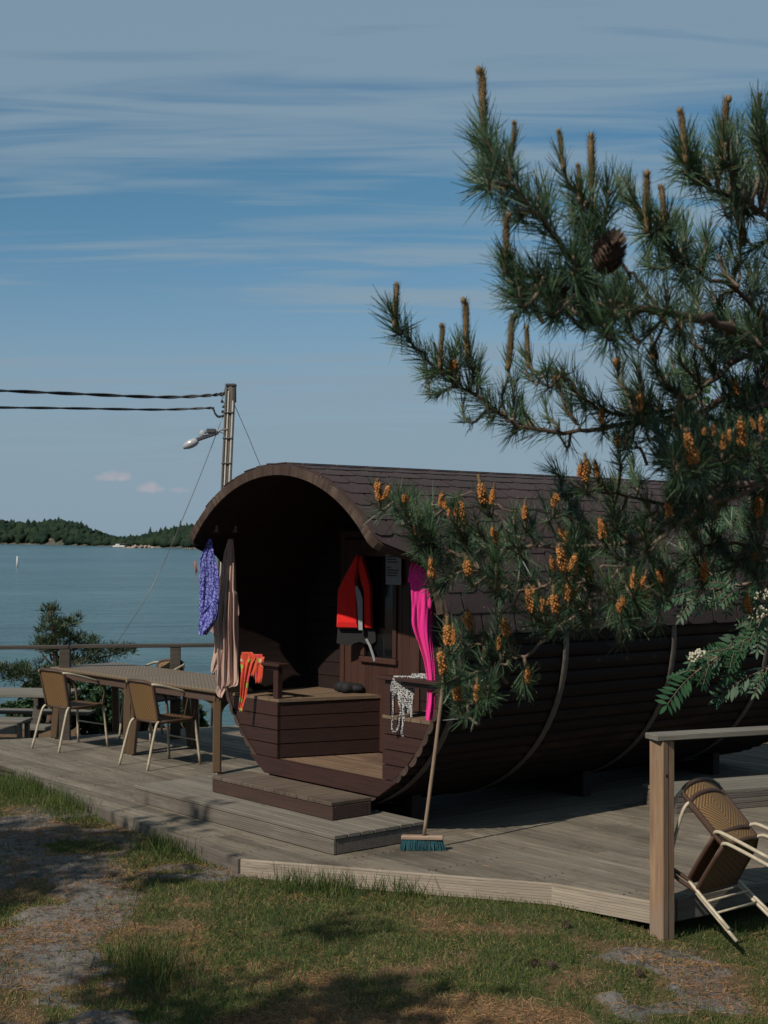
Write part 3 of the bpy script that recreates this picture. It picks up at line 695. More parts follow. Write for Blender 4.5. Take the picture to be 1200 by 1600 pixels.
def logseg(mb, k, l1, up):
    s0 = arc[-1] * k / NL; s1 = arc[-1] * (k + 1) / NL; T = .046
    prof = []
    pr = ((-.01, .026), (.08, .008), (.28, -.001), (.5, -.005), (.72, -.001), (.92, .008), (1.01, .026)) if not up else ((-.005, .016), (.25, .016), (.5, .016), (.75, .016), (1.005, .016))
    for f, dp in pr:
        th = th_at(s0 + (s1 - s0) * f); p = ell(th); nrm = Vector((math.cos(th) / BA, 0, math.sin(th) / BB)).normalized(); prof.append(p - nrm * (dp + .008))
    for f in (1.01, .75, .5, .25, -.01):
        th = th_at(s0 + (s1 - s0) * f); p = ell(th); nrm = Vector((math.cos(th) / BA, 0, math.sin(th) / BB)).normalized(); prof.append(p - nrm * T)
    n = len(prof); jit = random.uniform(-.008, .008)
    vs = []; rows = 6
    for r_ in range(rows + 1):
        for p in prof:
            f0 = frontL(p.z) + jit; y = f0 + (l1 - f0) * r_ / rows; vs.append((p.x, y, p.z))
    fs = []; ms = []
    for r_ in range(rows):
        for j in range(n):
            j2 = (j + 1) % n; fs.append((r_ * n + j, (r_ + 1) * n + j, (r_ + 1) * n + j2, r_ * n + j2)); ms.append(1 if j >= n - 5 and j < n - 1 else 0)
    fs.append(tuple(range(n))); ms.append(2); fs.append(tuple(rows * n + j for j in range(n - 1, -1, -1))); ms.append(0)
    b0 = len(mb.v); mb.v.extend(vs)
    for f, m_ in zip(fs, ms): mb.f.append(tuple(i + b0 for i in f)); mb.m.append(m_)
mb = MB()
for k in range(NL):
    th = th_at(arc[-1] * (k + .5) / NL); z = ell(th).z
    logseg(mb, k, BL, z > 1.50)
mb.build('log_shell', [M['log'], M['log_in'], M['logend']], cab)
# roof shingles: overlapping rows of tabs over the upper shell
mb = MB(); zedge = 1.45
th_r = math.asin((zedge - BZ) / BB); sR = None
def arc_of(th): return arc[int(round(th / (2 * math.pi) * dens)) % (dens + 1)]
sa = arc_of(th_r); sb = arc_of(math.pi - th_r); smid = (sa + sb) / 2
def rp(sv, l, h):
    th = th_at(sv); p = ell(th); nrm = Vector((math.cos(th) / BA, 0, math.sin(th) / BB)).normalized(); p = p + nrm * h
    return Vector((p.x, l, p.z))
ex = .145; tw = .32
for side_ in (1, -1):
    n = int((smid - sa) / ex) + 1
    for i in range(n):
        s_lo = sa + i * ex; s_hi = min(s_lo + ex * 1.12, smid)
        def S_(v): return v if side_ == 1 else (sb - (v - sa))
        zrow = rp(s_lo, 0, 0).z
        l = frontL(zrow) - .012 - (tw * .5 if i % 2 else 0); Lf = frontL(rp(min(s_lo + .03, smid), 0, 0).z) - .012; Lf2 = frontL(rp(s_hi, 0, 0).z) - .012
        # base layer
        while l < BL:
            a = max(l + .010, Lf); b_ = min(l + tw - .010, BL + .01)
            if b_ - a > .02:
                ch = .035; ahi = max(l + .010, Lf2)
                def hh(f): return .026 + (1 - f) * .007
                pts = [(s_lo + ch * .6, a, 0), (s_lo, min(a + ch, b_), 0), (s_lo, max(b_ - ch, a), 0), (s_lo + ch * .6, b_, 0), ((s_lo + s_hi) / 2, b_, .5), (s_hi, b_, 1), (s_hi, ahi if a == Lf else a, 1), ((s_lo + s_hi) / 2, (a + (ahi if a == Lf else a)) / 2, .5)]
                top = [rp(S_(p[0]), p[1], hh(p[2])) for p in pts]; bot = [rp(S_(p[0]), p[1], hh(p[2]) - .007) for p in pts]
                nn_ = len(pts); c_ = [tuple(range(nn_)), tuple(range(2 * nn_ - 1, nn_ - 1, -1))] + [(q, nn_ + q, nn_ + (q + 1) % nn_, (q + 1) % nn_) for q in range(nn_)]
                # fold faces: split top into two strips so it follows the curve
                fs = [(0, 1, 2, 3, 4, 7), (7, 4, 5, 6), (nn_ + 7, nn_ + 4, nn_ + 3, nn_ + 2, nn_ + 1, nn_), (nn_ + 6, nn_ + 5, nn_ + 4, nn_ + 7)] + c_[2:]
                mb.add(top + bot, fs)
            l += tw
# felt underlay between tabs
for side_ in (1, -1):
    k = 24
    for i in range(k):
        s0 = sa + (smid - sa) * i / k + .0; s1 = sa + (smid - sa) * (i + 1) / k
        if side_ == -1: s0, s1 = sb - (s0 - sa), sb - (s1 - sa)
        A0, A1 = rp(s0, 0, .021), rp(s1, 0, .021); B0, B1 = rp(s0, 0, -.004), rp(s1, 0, -.004)
        def fl(p): return frontL(p.z) - .008
        vs = [(A0.x, fl(A0), A0.z), (A1.x, fl(A1), A1.z), (A1.x, BL, A1.z), (A0.x, BL, A0.z), (B0.x, fl(B0), B0.z), (B1.x, fl(B1), B1.z), (B1.x, BL, B1.z), (B0.x, BL, B0.z)]
        mb.add(vs, [(0, 1, 2, 3), (0, 4, 5, 1), (3, 2, 6, 7)] + ([(0, 3, 7, 4)] if i == 0 else []))
mb.build('shingle_roof', M['shingle'], cab)
# rim board around the front opening of the roof
mb = MB(); n = 140; prev = None
for i in range(n + 1):
    th = th_at(arc_of(math.asin((1.60 - BZ) / BB)) + (arc_of(math.pi - math.asin((1.60 - BZ) / BB)) - arc_of(math.asin((1.60 - BZ) / BB))) * i / n)
    p = ell(th); nrm = Vector((math.cos(th) / BA, 0, math.sin(th) / BB)).normalized(); po = p + nrm * .004; pi_ = p - nrm * .062; y = frontL(p.z) - .016
    cur = [Vector((po.x, y - .012, po.z)), Vector((pi_.x, y - .012, pi_.z)), Vector((pi_.x, y + .004, pi_.z)), Vector((po.x, y + .004, po.z))]
    if prev and True:
        q = [prev[j].lerp(cur[j], .02) for j in range(4)] + [prev[j].lerp(cur[j], .99) for j in range(4)] if i % 12 == 0 else prev + cur
        mb.add(q, [(0, 1, 5, 4), (1, 2, 6, 5), (2, 3, 7, 6), (3, 0, 4, 7), (3, 2, 1, 0), (4, 5, 6, 7)])
    prev = cur
mb.build('roof_rim', M['logend'], cab)
# steel straps
for ls in (.10, 1.14, 2.37, 3.6):
    mb = MB(); s_a = arc_of(math.pi - th_r) ; s_b = arc[-1] + arc_of(th_r); n = 40; w = .055
    prev = None
    for i in range(n + 1):
        th = th_at(s_a + (s_b - s_a) * i / n); p = ell(th); nrm = Vector((math.cos(th) / BA, 0, math.sin(th) / BB)).normalized(); a = p + nrm * .006; b_ = p - nrm * .001
        cur = [(a.x, ls, a.z), (a.x, ls + w, a.z), (b_.x, ls + w, b_.z), (b_.x, ls, b_.z)]
        if prev: mb.add(prev + cur, [(0, 1, 5, 4), (1, 2, 6, 5), (3, 0, 4, 7)])
        prev = cur
    mb.build('strap', M['strap'], cab, smooth=True)
# cradles under the barrel
for l in (.35, 2.2, 3.9):
    poly = []; mb = MB()
    for i in range(13):
        th = -math.pi / 2 + (i / 12 - .5) * .95; p = ell(th, BA + .004, BB + .004); poly.append((p.x, p.z))
    poly = [(poly[0][0], .004)] + poly + [(poly[-1][0], .004)]
    vs = [(x, l, z) for x, z in poly] + [(x, l + .09, z) for x, z in poly]; n = len(poly)
    for i in range(1, n - 2):
        mb.add([(poly[i][0], l, .004), (poly[i + 1][0], l, .004), (poly[i + 1][0], l, poly[i + 1][1]), (poly[i][0], l, poly[i][1]), (poly[i][0], l + .09, .004), (poly[i + 1][0], l + .09, .004), (poly[i + 1][0], l + .09, poly[i + 1][1]), (poly[i][0], l + .09, poly[i][1])], [(0, 1, 2, 3), (7, 6, 5, 4), (3, 2, 6, 7), (0, 4, 5, 1), (1, 5, 6, 2), (4, 0, 3, 7)])
    mb.build('cradle', M['log_in'], cab)
# porch
FZ = .385
def hw(z, off=.05):
    t_ = (z - BZ) / (BB - off); return (BA - off) * math.sqrt(max(0, 1 - t_ * t_))
WL = .86
mb = MB(); n = 14
for i in range(n):
    s0, l0 = 0, .02 + (WL - .02) * i / n; l1 = .02 + (WL - .02) * (i + 1) / n; w = hw(FZ - .028) * 2
    if i < 7 or True: mb.box((0, (l0 + l1) / 2, FZ - .014), (w, (l1 - l0) - .004, .028), bev=.003)
mb.build('porch_floor', M['floor'], cab)
def ellplank(mb, z0, z1, s0, s1, l0, l1, off=.05):
    """plank across the barrel clipped to the inner ellipse; s0/s1 None = to the shell"""
    a0 = -hw(z0, off) if s0 is None else s0; a1 = -hw(z1, off) if s0 is None else s0
    b0 = hw(z0, off) if s1 is None else s1; b1 = hw(z1, off) if s1 is None else s1
    vs = [(a0, l0, z0), (b0, l0, z0), (b1, l0, z1), (a1, l0, z1), (a0, l1, z0), (b0, l1, z0), (b1, l1, z1), (a1, l1, z1)]
    mb.add(vs, [(0, 1, 2, 3), (5, 4, 7, 6), (3, 2, 6, 7), (1, 0, 4, 5), (0, 3, 7, 4), (2, 1, 5, 6)])
mb = MB(); ellplank(mb, .266, FZ + .004, None, None, -.02, .016, .008); mb.build('threshold', M['brown'], cab)
# back wall: horizontal boards, door, window
mb = MB(); z = FZ; DL, DR = -.80, .12
while z < BZ + BB - .1:
    z1 = min(z + .115, BZ + BB - .06)
    ellplank(mb, z + .003, z1 - .003, None, DL - .03, WL, WL + .03); ellplank(mb, z + .003, z1 - .003, DR + .03, None, WL, WL + .03)
    if z > 2.12: ellplank(mb, z + .003, z1 - .003, DL - .028, DR + .028, WL, WL + .03)
    z = z1
ellplank(mb, FZ, 2.2, None, None, WL + .034, WL + .05)
mb.build('back_wall', M['log_in'], cab)
dr = MB(); wz0, wz1, wl, wr = 1.14, 1.98, -.50, -.17
x = DL
while x < DR - .01:
    x1 = min(x + .092, DR); 
    segs = [(FZ + .01, 2.1)]
    if x1 > wl - .0 and x < wr + .0: segs = [(FZ + .01, wz0), (wz1, 2.1)]
    for a, b_ in segs: dr.box(((x + x1) / 2, WL + .008, (a + b_) / 2), (x1 - x - .004, .028, b_ - a), bev=.003)
    x = x1
door = dr.build('door', M['brown_z'], cab)
mb = MB(); mb.box(((wl + wr) / 2 - .01, WL + .012, (wz0 + wz1) / 2), (wr - wl + .1, .006, wz1 - wz0 + .02)); mb.build('window_pane', M['dark_glass'], door)
mb = MB(); f = .045
mb.box(((wl + wr) / 2, WL - .018, wz0 - .01), (wr - wl + .13, .04, f), bev=.004); mb.box(((wl + wr) / 2, WL - .016, wz1 + .01), (wr - wl + .13, .034, f), bev=.004)
for xx in (wl - .035, wr + .035): mb.box((xx, WL - .014, (wz0 + wz1) / 2), (f, .03, wz1 - wz0 - .03), bev=.004)
mb.build('window_frame', M['brown_z'], door)
mb = MB()
for xx in (DL - .012, DR + .012): mb.box((xx, WL - .006, (FZ + 2.13) / 2), (.05, .03, 2.13 - FZ), bev=.004)
mb.box(((DL + DR) / 2, WL - .006, 2.15), (DR - DL + .075, .03, .05), bev=.004); mb.build('door_frame', M['brown_z'], cab)
# benches left and right
def bench(sgn, s_in, zt, label):
    sk = .23 if sgn < 0 else 0.0
    mb = MB(); n = 4; h = (zt - .024 - FZ - .006) / n
    for i in range(n):
        z0 = FZ + .006 + i * h
        if sgn < 0: ellplank(mb, z0 + .004, z0 + h - .004, None, s_in, .004, .03)
        else: ellplank(mb, z0 + .004, z0 + h - .004, s_in, None, .004, .03)
    fo = mb.build('bench_front', M['brown'], cab)
    mb = MB()
    for i in range(n):
        z0 = FZ + .006 + i * h; se = s_in - sgn * sk; a_, b_ = z0 + .004, z0 + h - .004; q = sgn * .024
        V_ = [(s_in, .033, a_), (se, WL - .004, a_), (se + q, WL - .004, a_), (s_in + q, .033, a_)]; V_ = V_ + [(x_, y_, b_) for x_, y_, _ in V_]
        mb.add(V_, [(0, 1, 2, 3), (7, 6, 5, 4), (0, 4, 5, 1), (1, 5, 6, 2), (2, 6, 7, 3), (3, 7, 4, 0)])
    mb.build('bench_side', M['brown_y'], cab)
    mb = MB(); w = abs(hw(zt - .02) - abs(s_in)) + .01; k = 5
    for i in range(k):
        fr = [(s_in - sgn * .012 + sgn * (w + .0) * t_ - sgn * sk * (1 - t_) * g_, y_) for (t_, g_, y_) in ((i / k, 0, .008), (i / k, 1, WL - .006), ((i + 1) / k, 1, WL - .006), ((i + 1) / k, 0, .008))]
        fr = [(x_ + (sgn * .003 if j_ in (0, 1) else -sgn * .003), y_) for j_, (x_, y_) in enumerate(fr)]; mb.prism(fr, zt - .024, zt)
    mb.build('bench_seat', M['bench'], cab)
    # armrest
    mb = MB(); za = zt + .27
    mb.box((s_in + sgn * .04, .035, (zt + za - .05) / 2 + .0), (.06, .05, za - .05 - zt), bev=.004)
    mb.box(((s_in + sgn * hw(za)) / 2 + .0, .035, za - .038), (abs(hw(za) - abs(s_in)) - .02, .045, .032), bev=.004)
    e = .05
    mb.box(((s_in - sgn * e + sgn * hw(za)) / 2, .03, za - .004), (abs(hw(za) - abs(s_in)) + e - .01, .11, .026), bev=.005)
    mb.build('armrest', M['brown'], cab)
bench(-1, -.56, .852, ''); bench(1, .72, .852, '')
# hooks on left inner shell and towel hook at right
for (s_, l_) in ((-1.066, -.28), (-1.066, -.10)):
    mb = MB(); zt = 2.17; x0 = -hw(zt + .02, .05) 
    mb.tube([(x0, l_, zt + .045), (s_ + .01, l_, zt + .03), (s_ + .03, l_, zt - .01), (s_ + .05, l_, zt + .015)], .007, 6)
    mb.box((x0 + .005, l_, zt + .03), (.02, .03, .09), bev=.004); mb.build('coat_hook', M['steel'], cab)
mb = MB(); mb.tube([(1.12, -.06, 2.02), (1.08, -.06, 1.98), (1.06, -.06, 2.0)], .006, 6); mb.build('coat_hook', M['steel'], cab)
# notice sheet on the wall
ns = empty('notice', wld(-.125, WL - .03, 1.875), RZ); tag(ns, 'white printed notice sheet on the porch back wall right of the door window', 'notice')
mb = MB(); mb.box((0, 0, 0), (.19, .004, .27), bev=.001); mb.build('sheet', M['paper'], ns)
mb = MB()
for i in range(9):
    if i == 4: continue
    w = random.uniform(.10, .15) if i not in (5,) else .05; mb.box((-.08 + w / 2, -.003, .11 - i * .0215), (w, .0015, .010))
mb.build('print', M['ink'], ns)

# ================================================================ CLOTHS
def hang(name, mat, rows, origin, ax, label, cat, seed=1, amp=.03, nf=5, th=.004, nu=46, sub=4, parent=None, depth_drift=0.0):
    """rows: (z, x_left, x_right) in metres from the hanging point, cloth gathered at the top"""
    ax = Vector(ax).normalized(); nr = Vector((ax.y, -ax.x, 0)); rr = random.Random(seed); ph = [rr.uniform(0, 6.28) for _ in range(4)]
    zs = [r[0] for r in rows]; nz = sub * (len(rows) - 1) + 1
    zz_ = np.interp(np.arange(nz) / sub, np.arange(len(rows)), zs)
    xl = np.interp(np.arange(nz) / sub, np.arange(len(rows)), [r[1] for r in rows]); xr = np.interp(np.arange(nz) / sub, np.arange(len(rows)), [r[2] for r in rows])
    def sm(a):
        for _ in range(2): a = np.concatenate([[a[0]], (a[:-2] + 2 * a[1:-1] + a[2:]) / 4, [a[-1]]])
        return a
    xl = sm(xl); xr = sm(xr)
    V = []; F = []; UV = []
    for i in range(nz):
        w = xr[i] - xl[i]; f = i / (nz - 1)
        for j in range(nu + 1):
            u = j / nu; a = amp * min(1, .35 + f * 1.3) * min(1, w / .09)
            uw = u + .10 * math.sin(u * 5.1 + ph[2] + 2.2 * f); d = a * math.sin(uw * nf * 6.28 + ph[0] + (3.2 if nf < 3 else 1.4) * f) * (.55 + .45 * math.sin(3.3 * u + ph[3] + 4 * f)) + a * .14 * math.sin(uw * nf * 13.7 + ph[1] - 7.0 * f) + a * .4 * math.sin(u * 3 + 9 * f + ph[2]) + a * .12 * math.sin(31 * u + 23 * f)
            x = xl[i] + w * (u + .012 * math.sin(u * nf * 6.28 + ph[3]))
            p = Vector(origin) + ax * x + nr * (d + depth_drift * f) + Vector((0, 0, zz_[i] + .006 * math.sin(u * nf * 6.28 + ph[1]) * f)); V.append(p); UV.append((x * 1.25 + seed * .37, zz_[i]))
    for i in range(nz - 1):
        for j in range(nu): a = i * (nu + 1) + j; F.append((a, a + nu + 1, a + nu + 2, a + 1))
    me = bpy.data.meshes.new(name); o0 = Vector(origin); me.from_pydata([tuple(v - o0) for v in V], [], F); me.materials.append(mat)
    uvl = me.uv_layers.new(name='UVMap')
    for lp in me.loops: uvl.data[lp.index].uv = UV[lp.vertex_index]
    me.polygons.foreach_set('use_smooth', [True] * len(me.polygons)); me.update()
    o = bpy.data.objects.new(name, me); COL.objects.link(o); 
    if parent: o.parent = parent; 
    else: o.location = o0
    md = o.modifiers.new('thick', 'SOLIDIFY'); md.thickness = th; md.offset = 0
    if label: tag(o, label, cat)
    return o
def rowspx(rows, hx, hy, d):
    k = d / FPX; return [((hy - y) * k, (a - hx) * k, (b_ - hx) * k) for y, a, b_ in rows]
# robe: brown striped, at hook 2
d2 = wld(-1.066, -.10).y; h2 = at(361, 842, d2 - .02)
robe = hang('striped_robe', M['robe'], rowspx([(842, 357, 364), (862, 350, 366), (890, 345, 368), (922, 343, 369), (928, 343, 372), (958, 341, 372), (985, 339, 372), (1010, 342, 372), (1040, 341, 373), (1062, 340, 374), (1070, 340, 374), (1073, 342, 364)], 361, 842, d2),
     h2, (1, -.25, 0), 'long pale pink striped bathrobe hanging from the hook nearest the porch', 'bathrobe', 3, .040, 3, .005)
hang('sleeve', M['robe'], rowspx([(920, 361, 369), (940, 362, 373), (958, 365, 375), (962, 366, 373)], 361, 842, d2), (0, -.03, 0), (1, -.25, 0), None, None, 5, .01, 1, .006, 12, 3, robe)
hang('hem_flap', M['robe'], rowspx([(972, 338, 352), (982, 323, 351), (992, 333, 350), (1008, 334, 350), (1030, 329, 348), (1046, 327, 338), (1052, 328, 331)], 361, 842, d2), (0, -.015, 0), (1, -.25, 0), None, None, 8, .014, 2, .005, 20, 3, robe)
hang('front_panel', M['robe'], rowspx([(975, 346, 356), (1010, 344, 359), (1050, 341, 358), (1074, 337, 354), (1084, 336, 348), (1090, 342, 346)], 361, 842, d2), (0, -.05, 0), (1, -.25, 0), None, None, 6, .014, 2, .005, 20, 3, robe)
d1 = wld(-1.066, -.28).y; h1 = at(329, 842, d1 - .02)
sw = hang('blue_cloth', M['blue'], rowspx([(842, 325, 331), (856, 320, 333), (862, 318, 334), (872, 312, 336), (880, 312, 338), (893, 313, 342), (912, 311, 342), (930, 310, 342), (950, 309, 341), (968, 309, 338), (980, 309, 330), (990, 309, 322), (992, 312, 321)], 329, 842, d1),
     h1, (1, -.2, 0), 'blue and white patterned cloth hanging under the left eave of the barrel', 'cloth', 12, .022, 2, .004, sub=3)
hang('folded_corner', M['blue'], rowspx([(938, 334, 341), (948, 324, 341), (958, 314, 340), (968, 310, 337), (976, 309, 333), (984, 311, 325)], 329, 842, d1), (0, -.030, 0), (1, -.2, 0), None, None, 2, .008, 2, .004, 16, 3, sw)
hang('shoulder_band', M['blue'], rowspx([(858, 318, 323), (875, 311, 320), (900, 311, 317), (911, 311, 313)], 329, 842, d1), (0, -.025, 0), (1, -.2, 0), None, None, 9, .006, 1, .004, 10, 3, sw)
# pink towel at right
d3 = wld(1.05, -.06).y - .03; h3 = at(652, 878, d3)
pt = hang('pink_towel', M['pink'], rowspx([(872, 644, 666), (890, 639, 671), (908, 640, 674), (918, 642, 673), (940, 643, 675), (952, 643, 677), (975, 643, 677), (1000, 652, 676), (1030, 663, 679), (1065, 669, 681), (1100, 668, 680), (1120, 666, 677), (1130, 668, 674)], 652, 878, d3),
     h3, (1, .1, 0), 'hot pink towel hanging at the right side of the barrel opening', 'towel', 21, .026, 1.3, .007)
hang('folded_layer', M['pink'], rowspx([(872, 646, 668), (890, 641, 671), (905, 638, 672), (911, 637, 669)], 652, 878, d3), (0, -.04, 0), (1, .1, 0), None, None, 22, .012, 2, .007, 20, 3, pt)
hang('folded_layer', M['pink'], rowspx([(905, 650, 668), (925, 648, 671), (945, 652, 675), (952, 662, 676)], 652, 878, d3), (0, -.055, 0), (1, .1, 0), None, None, 25, .012, 2, .007, 20, 3, pt)
# orange floral swimsuit over left armrest
p0 = wld(-.80, -.06, 1.145)
d4 = p0.y; 
fs_ = hang('swimsuit', M['floral'], rowspx([(1019, 378, 394), (1026, 376, 402), (1036, 376, 396), (1050, 377, 392), (1070, 376, 388), (1090, 375, 385), (1104, 373, 380), (1111, 373, 379)], 385, 1022, d4), at(385, 1022, d4), (1, -.1, 0),
     'orange floral swimsuit draped over the left armrest', 'swimsuit', 31, .012, 2, .004)
hang('strap', M['floral'], rowspx([(1022, 390, 410), (1028, 392, 412), (1040, 393, 401), (1050, 391, 401), (1056, 393, 399)], 385, 1022, d4), (0, -.01, 0), (1, -.1, 0), None, None, 33, .008, 2, .004, 18, 3, fs_)
hang('back_panel', M['floral'], rowspx([(1026, 396, 414), (1040, 398, 412), (1058, 399, 411), (1067, 400, 408)], 385, 1022, d4), (0, .16, 0), (1, -.1, 0), None, None, 34, .008, 2, .004, 18, 3, fs_)
# black and white dotted bikini on the right armrest
p1 = wld(.86, -.05, 1.14); d5 = p1.y
bk = hang('bikini', M['dots'], rowspx([(1056, 615, 645), (1066, 612, 648), (1080, 609, 648), (1084, 612, 648), (1092, 621, 647), (1104, 627, 646), (1114, 634, 643)], 630, 1056, d5), at(630, 1056, d5), (1, -.1, 0),
     'black and white dotted bikini draped over the right armrest', 'bikini', 41, .006, 1, .004)
hang('rolled_edge', M['dots'], rowspx([(1052, 644, 664), (1057, 641, 671), (1063, 642, 672), (1069, 644, 660)], 630, 1056, d5), (0, -.02, 0), (1, -.1, 0), None, None, 42, .008, 1, .012, 18, 3, bk)
def strapc(pts, w=.008):
    mb = MB(); k = d5 / FPX; P = catmull([Vector(((x - 630) * k, -.02, (1056 - y) * k)) for x, y in pts], 6); mb.tube(P, w, 5)
    o = mb.build('strap', M['dots'], bk, smooth=True); me = o.data; uvl = me.uv_layers.new(name='UVMap')
    for lp in me.loops: c_ = me.vertices[lp.vertex_index].co; uvl.data[lp.index].uv = (c_.x, c_.z)
strapc([(614, 1078), (614, 1110), (613, 1138), (617, 1143), (622, 1136), (626, 1110), (623, 1095)])
strapc([(624, 1098), (630, 1125), (628, 1145), (636, 1153), (643, 1146), (643, 1110), (645, 1085)], .009)
strapc([(630, 1100), (632, 1130), (633, 1145)], .010)

# life jacket
LJD = wld(-.50, WL - .10).y; lj = empty('life_jacket', at(563, 985, LJD), R(-18)); tag(lj, 'red life jacket with grey reflective tape hanging in front of the porch door', 'life jacket')
k = LJD / FPX
def slab(poly, t_, mat, name, y0=0, inflate=True, parent=None):
    P = [Vector(((x - 563) * k * 1.05, y0, (985 - y) * k)) for x, y in poly]; n = len(P); c = sum(P, Vector()) / n; mb = MB()
    ring = lambda s, y: [c + (p - c) * s + Vector((0, y, 0)) for p in P]
    R_ = [ring(.86, -t_ / 2), ring(.97, -t_ * .36), ring(1.0, 0), ring(.97, t_ * .36), ring(.86, t_ / 2)] if inflate else [ring(1, -t_ / 2), ring(1, t_ / 2)]
    vs = [p for r_ in R_ for p in r_]; m_ = len(R_); fs = [tuple(range(n)), tuple((m_ - 1) * n + i for i in range(n - 1, -1, -1))]
    for a in range(m_ - 1):
        for i in range(n): fs.append((a * n + i, (a + 1) * n + i, (a + 1) * n + (i + 1) % n, a * n + (i + 1) % n))
    mb.add(vs, fs); return mb.build(name, mat, parent or lj)
lp_ = [(527, 982), (529, 922), (540, 900), (551, 880), (558, 866), (562, 868), (560, 890), (557, 905), (559, 925), (561, 982)]
slab(lp_, .09, M['red'], 'front_panel', 0)
slab([(571, 982), (570, 925), (564, 905), (561, 885), (561, 868), (566, 868), (572, 886), (580, 915), (582, 982)], .07, M['red'], 'front_panel', .01)
slab([(534, 975), (536, 915), (552, 885), (572, 885), (577, 915), (578, 975)], .04, M['black_cloth'], 'back_panel', .065)
slab([(557, 916), (561, 915), (566, 925), (569, 935), (569, 984), (563, 984), (561, 945)], .012, M['reflect'], 'reflective_tape', -.037, False)
slab([(535, 919), (544, 919), (544, 925), (535, 925)], .006, M['patch'], 'label_patch', -.040, False)
slab([(543, 954), (547, 954), (547, 967), (543, 967)], .006, M['black_cloth'], 'buckle', -.040, False)
slab([(526, 983), (585, 983), (586, 1002), (577, 1008), (560, 1003), (540, 1010), (524, 1006)], .02, M['black_cloth'], 'waist_belt', .03, False)
mb = MB(); mb.tube([Vector(((x - 563) * k, -.02, (985 - y) * k)) for x, y in ((574, 998), (580, 1008), (585, 1022), (588, 1032))], .010, 5); mb.build('strap', M['reflect'], lj)
mb = MB(); mb.tube([Vector(((x - 563) * k, .0, (985 - y) * k)) for x, y in ((562, 870), (563, 845), (563, 800))], .004, 5); mb.build('hanging_cord', M['black_cloth'], lj)
# small dark shoes on the bench
for q, (s_, l_, rz_, la) in enumerate(((-.74, .74, 20, 'dark shoe on the left bench nearest the back corner'), (-.62, .70, 75, 'dark shoe on the bench end beside the door window'))):
    mb = MB(); sh = [(0, .042, .035), (.05, .045, .05), (.12, .038, .04), (.19, .043, .03), (.25, .03, .018)]
    n = 10; vs = []; fs = []
    for (x_, w_, h_) in sh:
        for j in range(n):
            a = 2 * math.pi * j / n; vs.append((x_, w_ * math.cos(a), max(0.0, .03 + (h_ * 1.1) * math.sin(a))))
    for i in range(len(sh) - 1):
        for j in range(n): fs.append((i * n + j, (i + 1) * n + j, (i + 1) * n + (j + 1) % n, i * n + (j + 1) % n))
    fs += [tuple(range(n)), tuple((len(sh) - 1) * n + j for j in range(n - 1, -1, -1))]
    mb.add(vs, fs); o = mb.build('shoe', M['black_cloth'], smooth=True); o.location = wld(s_, l_, .853); o.rotation_euler = (0, 0, RZ + R(rz_)); tag(o, la, 'shoe', 'shoes on the bench')

# ================================================================ BROOM
br = empty('broom', (.26, 9.98, 0)); tag(br, 'push broom with teal bristles leaning on the right edge of the barrel', 'broom')
mb = MB(); mb.box((0, 0, .085), (.285, .06, .028), Matrix.Rotation(R(-4), 3, 'Z'), bev=.006); mb.build('broom_head', M['head'], br)
mb = MB(); top = wld(1.44, -.03, 1.335) - br.location; mb.tube(catmull([(.01, .0, .09), tuple(Vector((.01, 0, .09)).lerp(top, .5) + Vector((.004, 0, 0))), tuple(top)], 6), .0125, 10); mb.build('handle', M['handle'], br, smooth=True)
mb = MB()
for r_ in range(5):
    for i in range(56):
        x = -.135 + .27 * i / 55 + random.uniform(-.003, .003); y = -.022 + r_ * .011; fx = x * 1.12 + random.uniform(-.008, .008) + .004; fy = y * 1.5 + random.uniform(-.006, .006) - .004
        cl_ = random.uniform(.0, .008); mb.add([(x - .0022, y, .072), (x + .0022, y, .072), (fx + .0016, fy, cl_), (fx - .0016, fy, cl_), (x, y + .003, .072), (fx, fy + .003, cl_)], [(0, 1, 2, 3), (1, 4, 5, 2), (4, 0, 3, 5)])
mb.build('bristles', M['teal'], br)

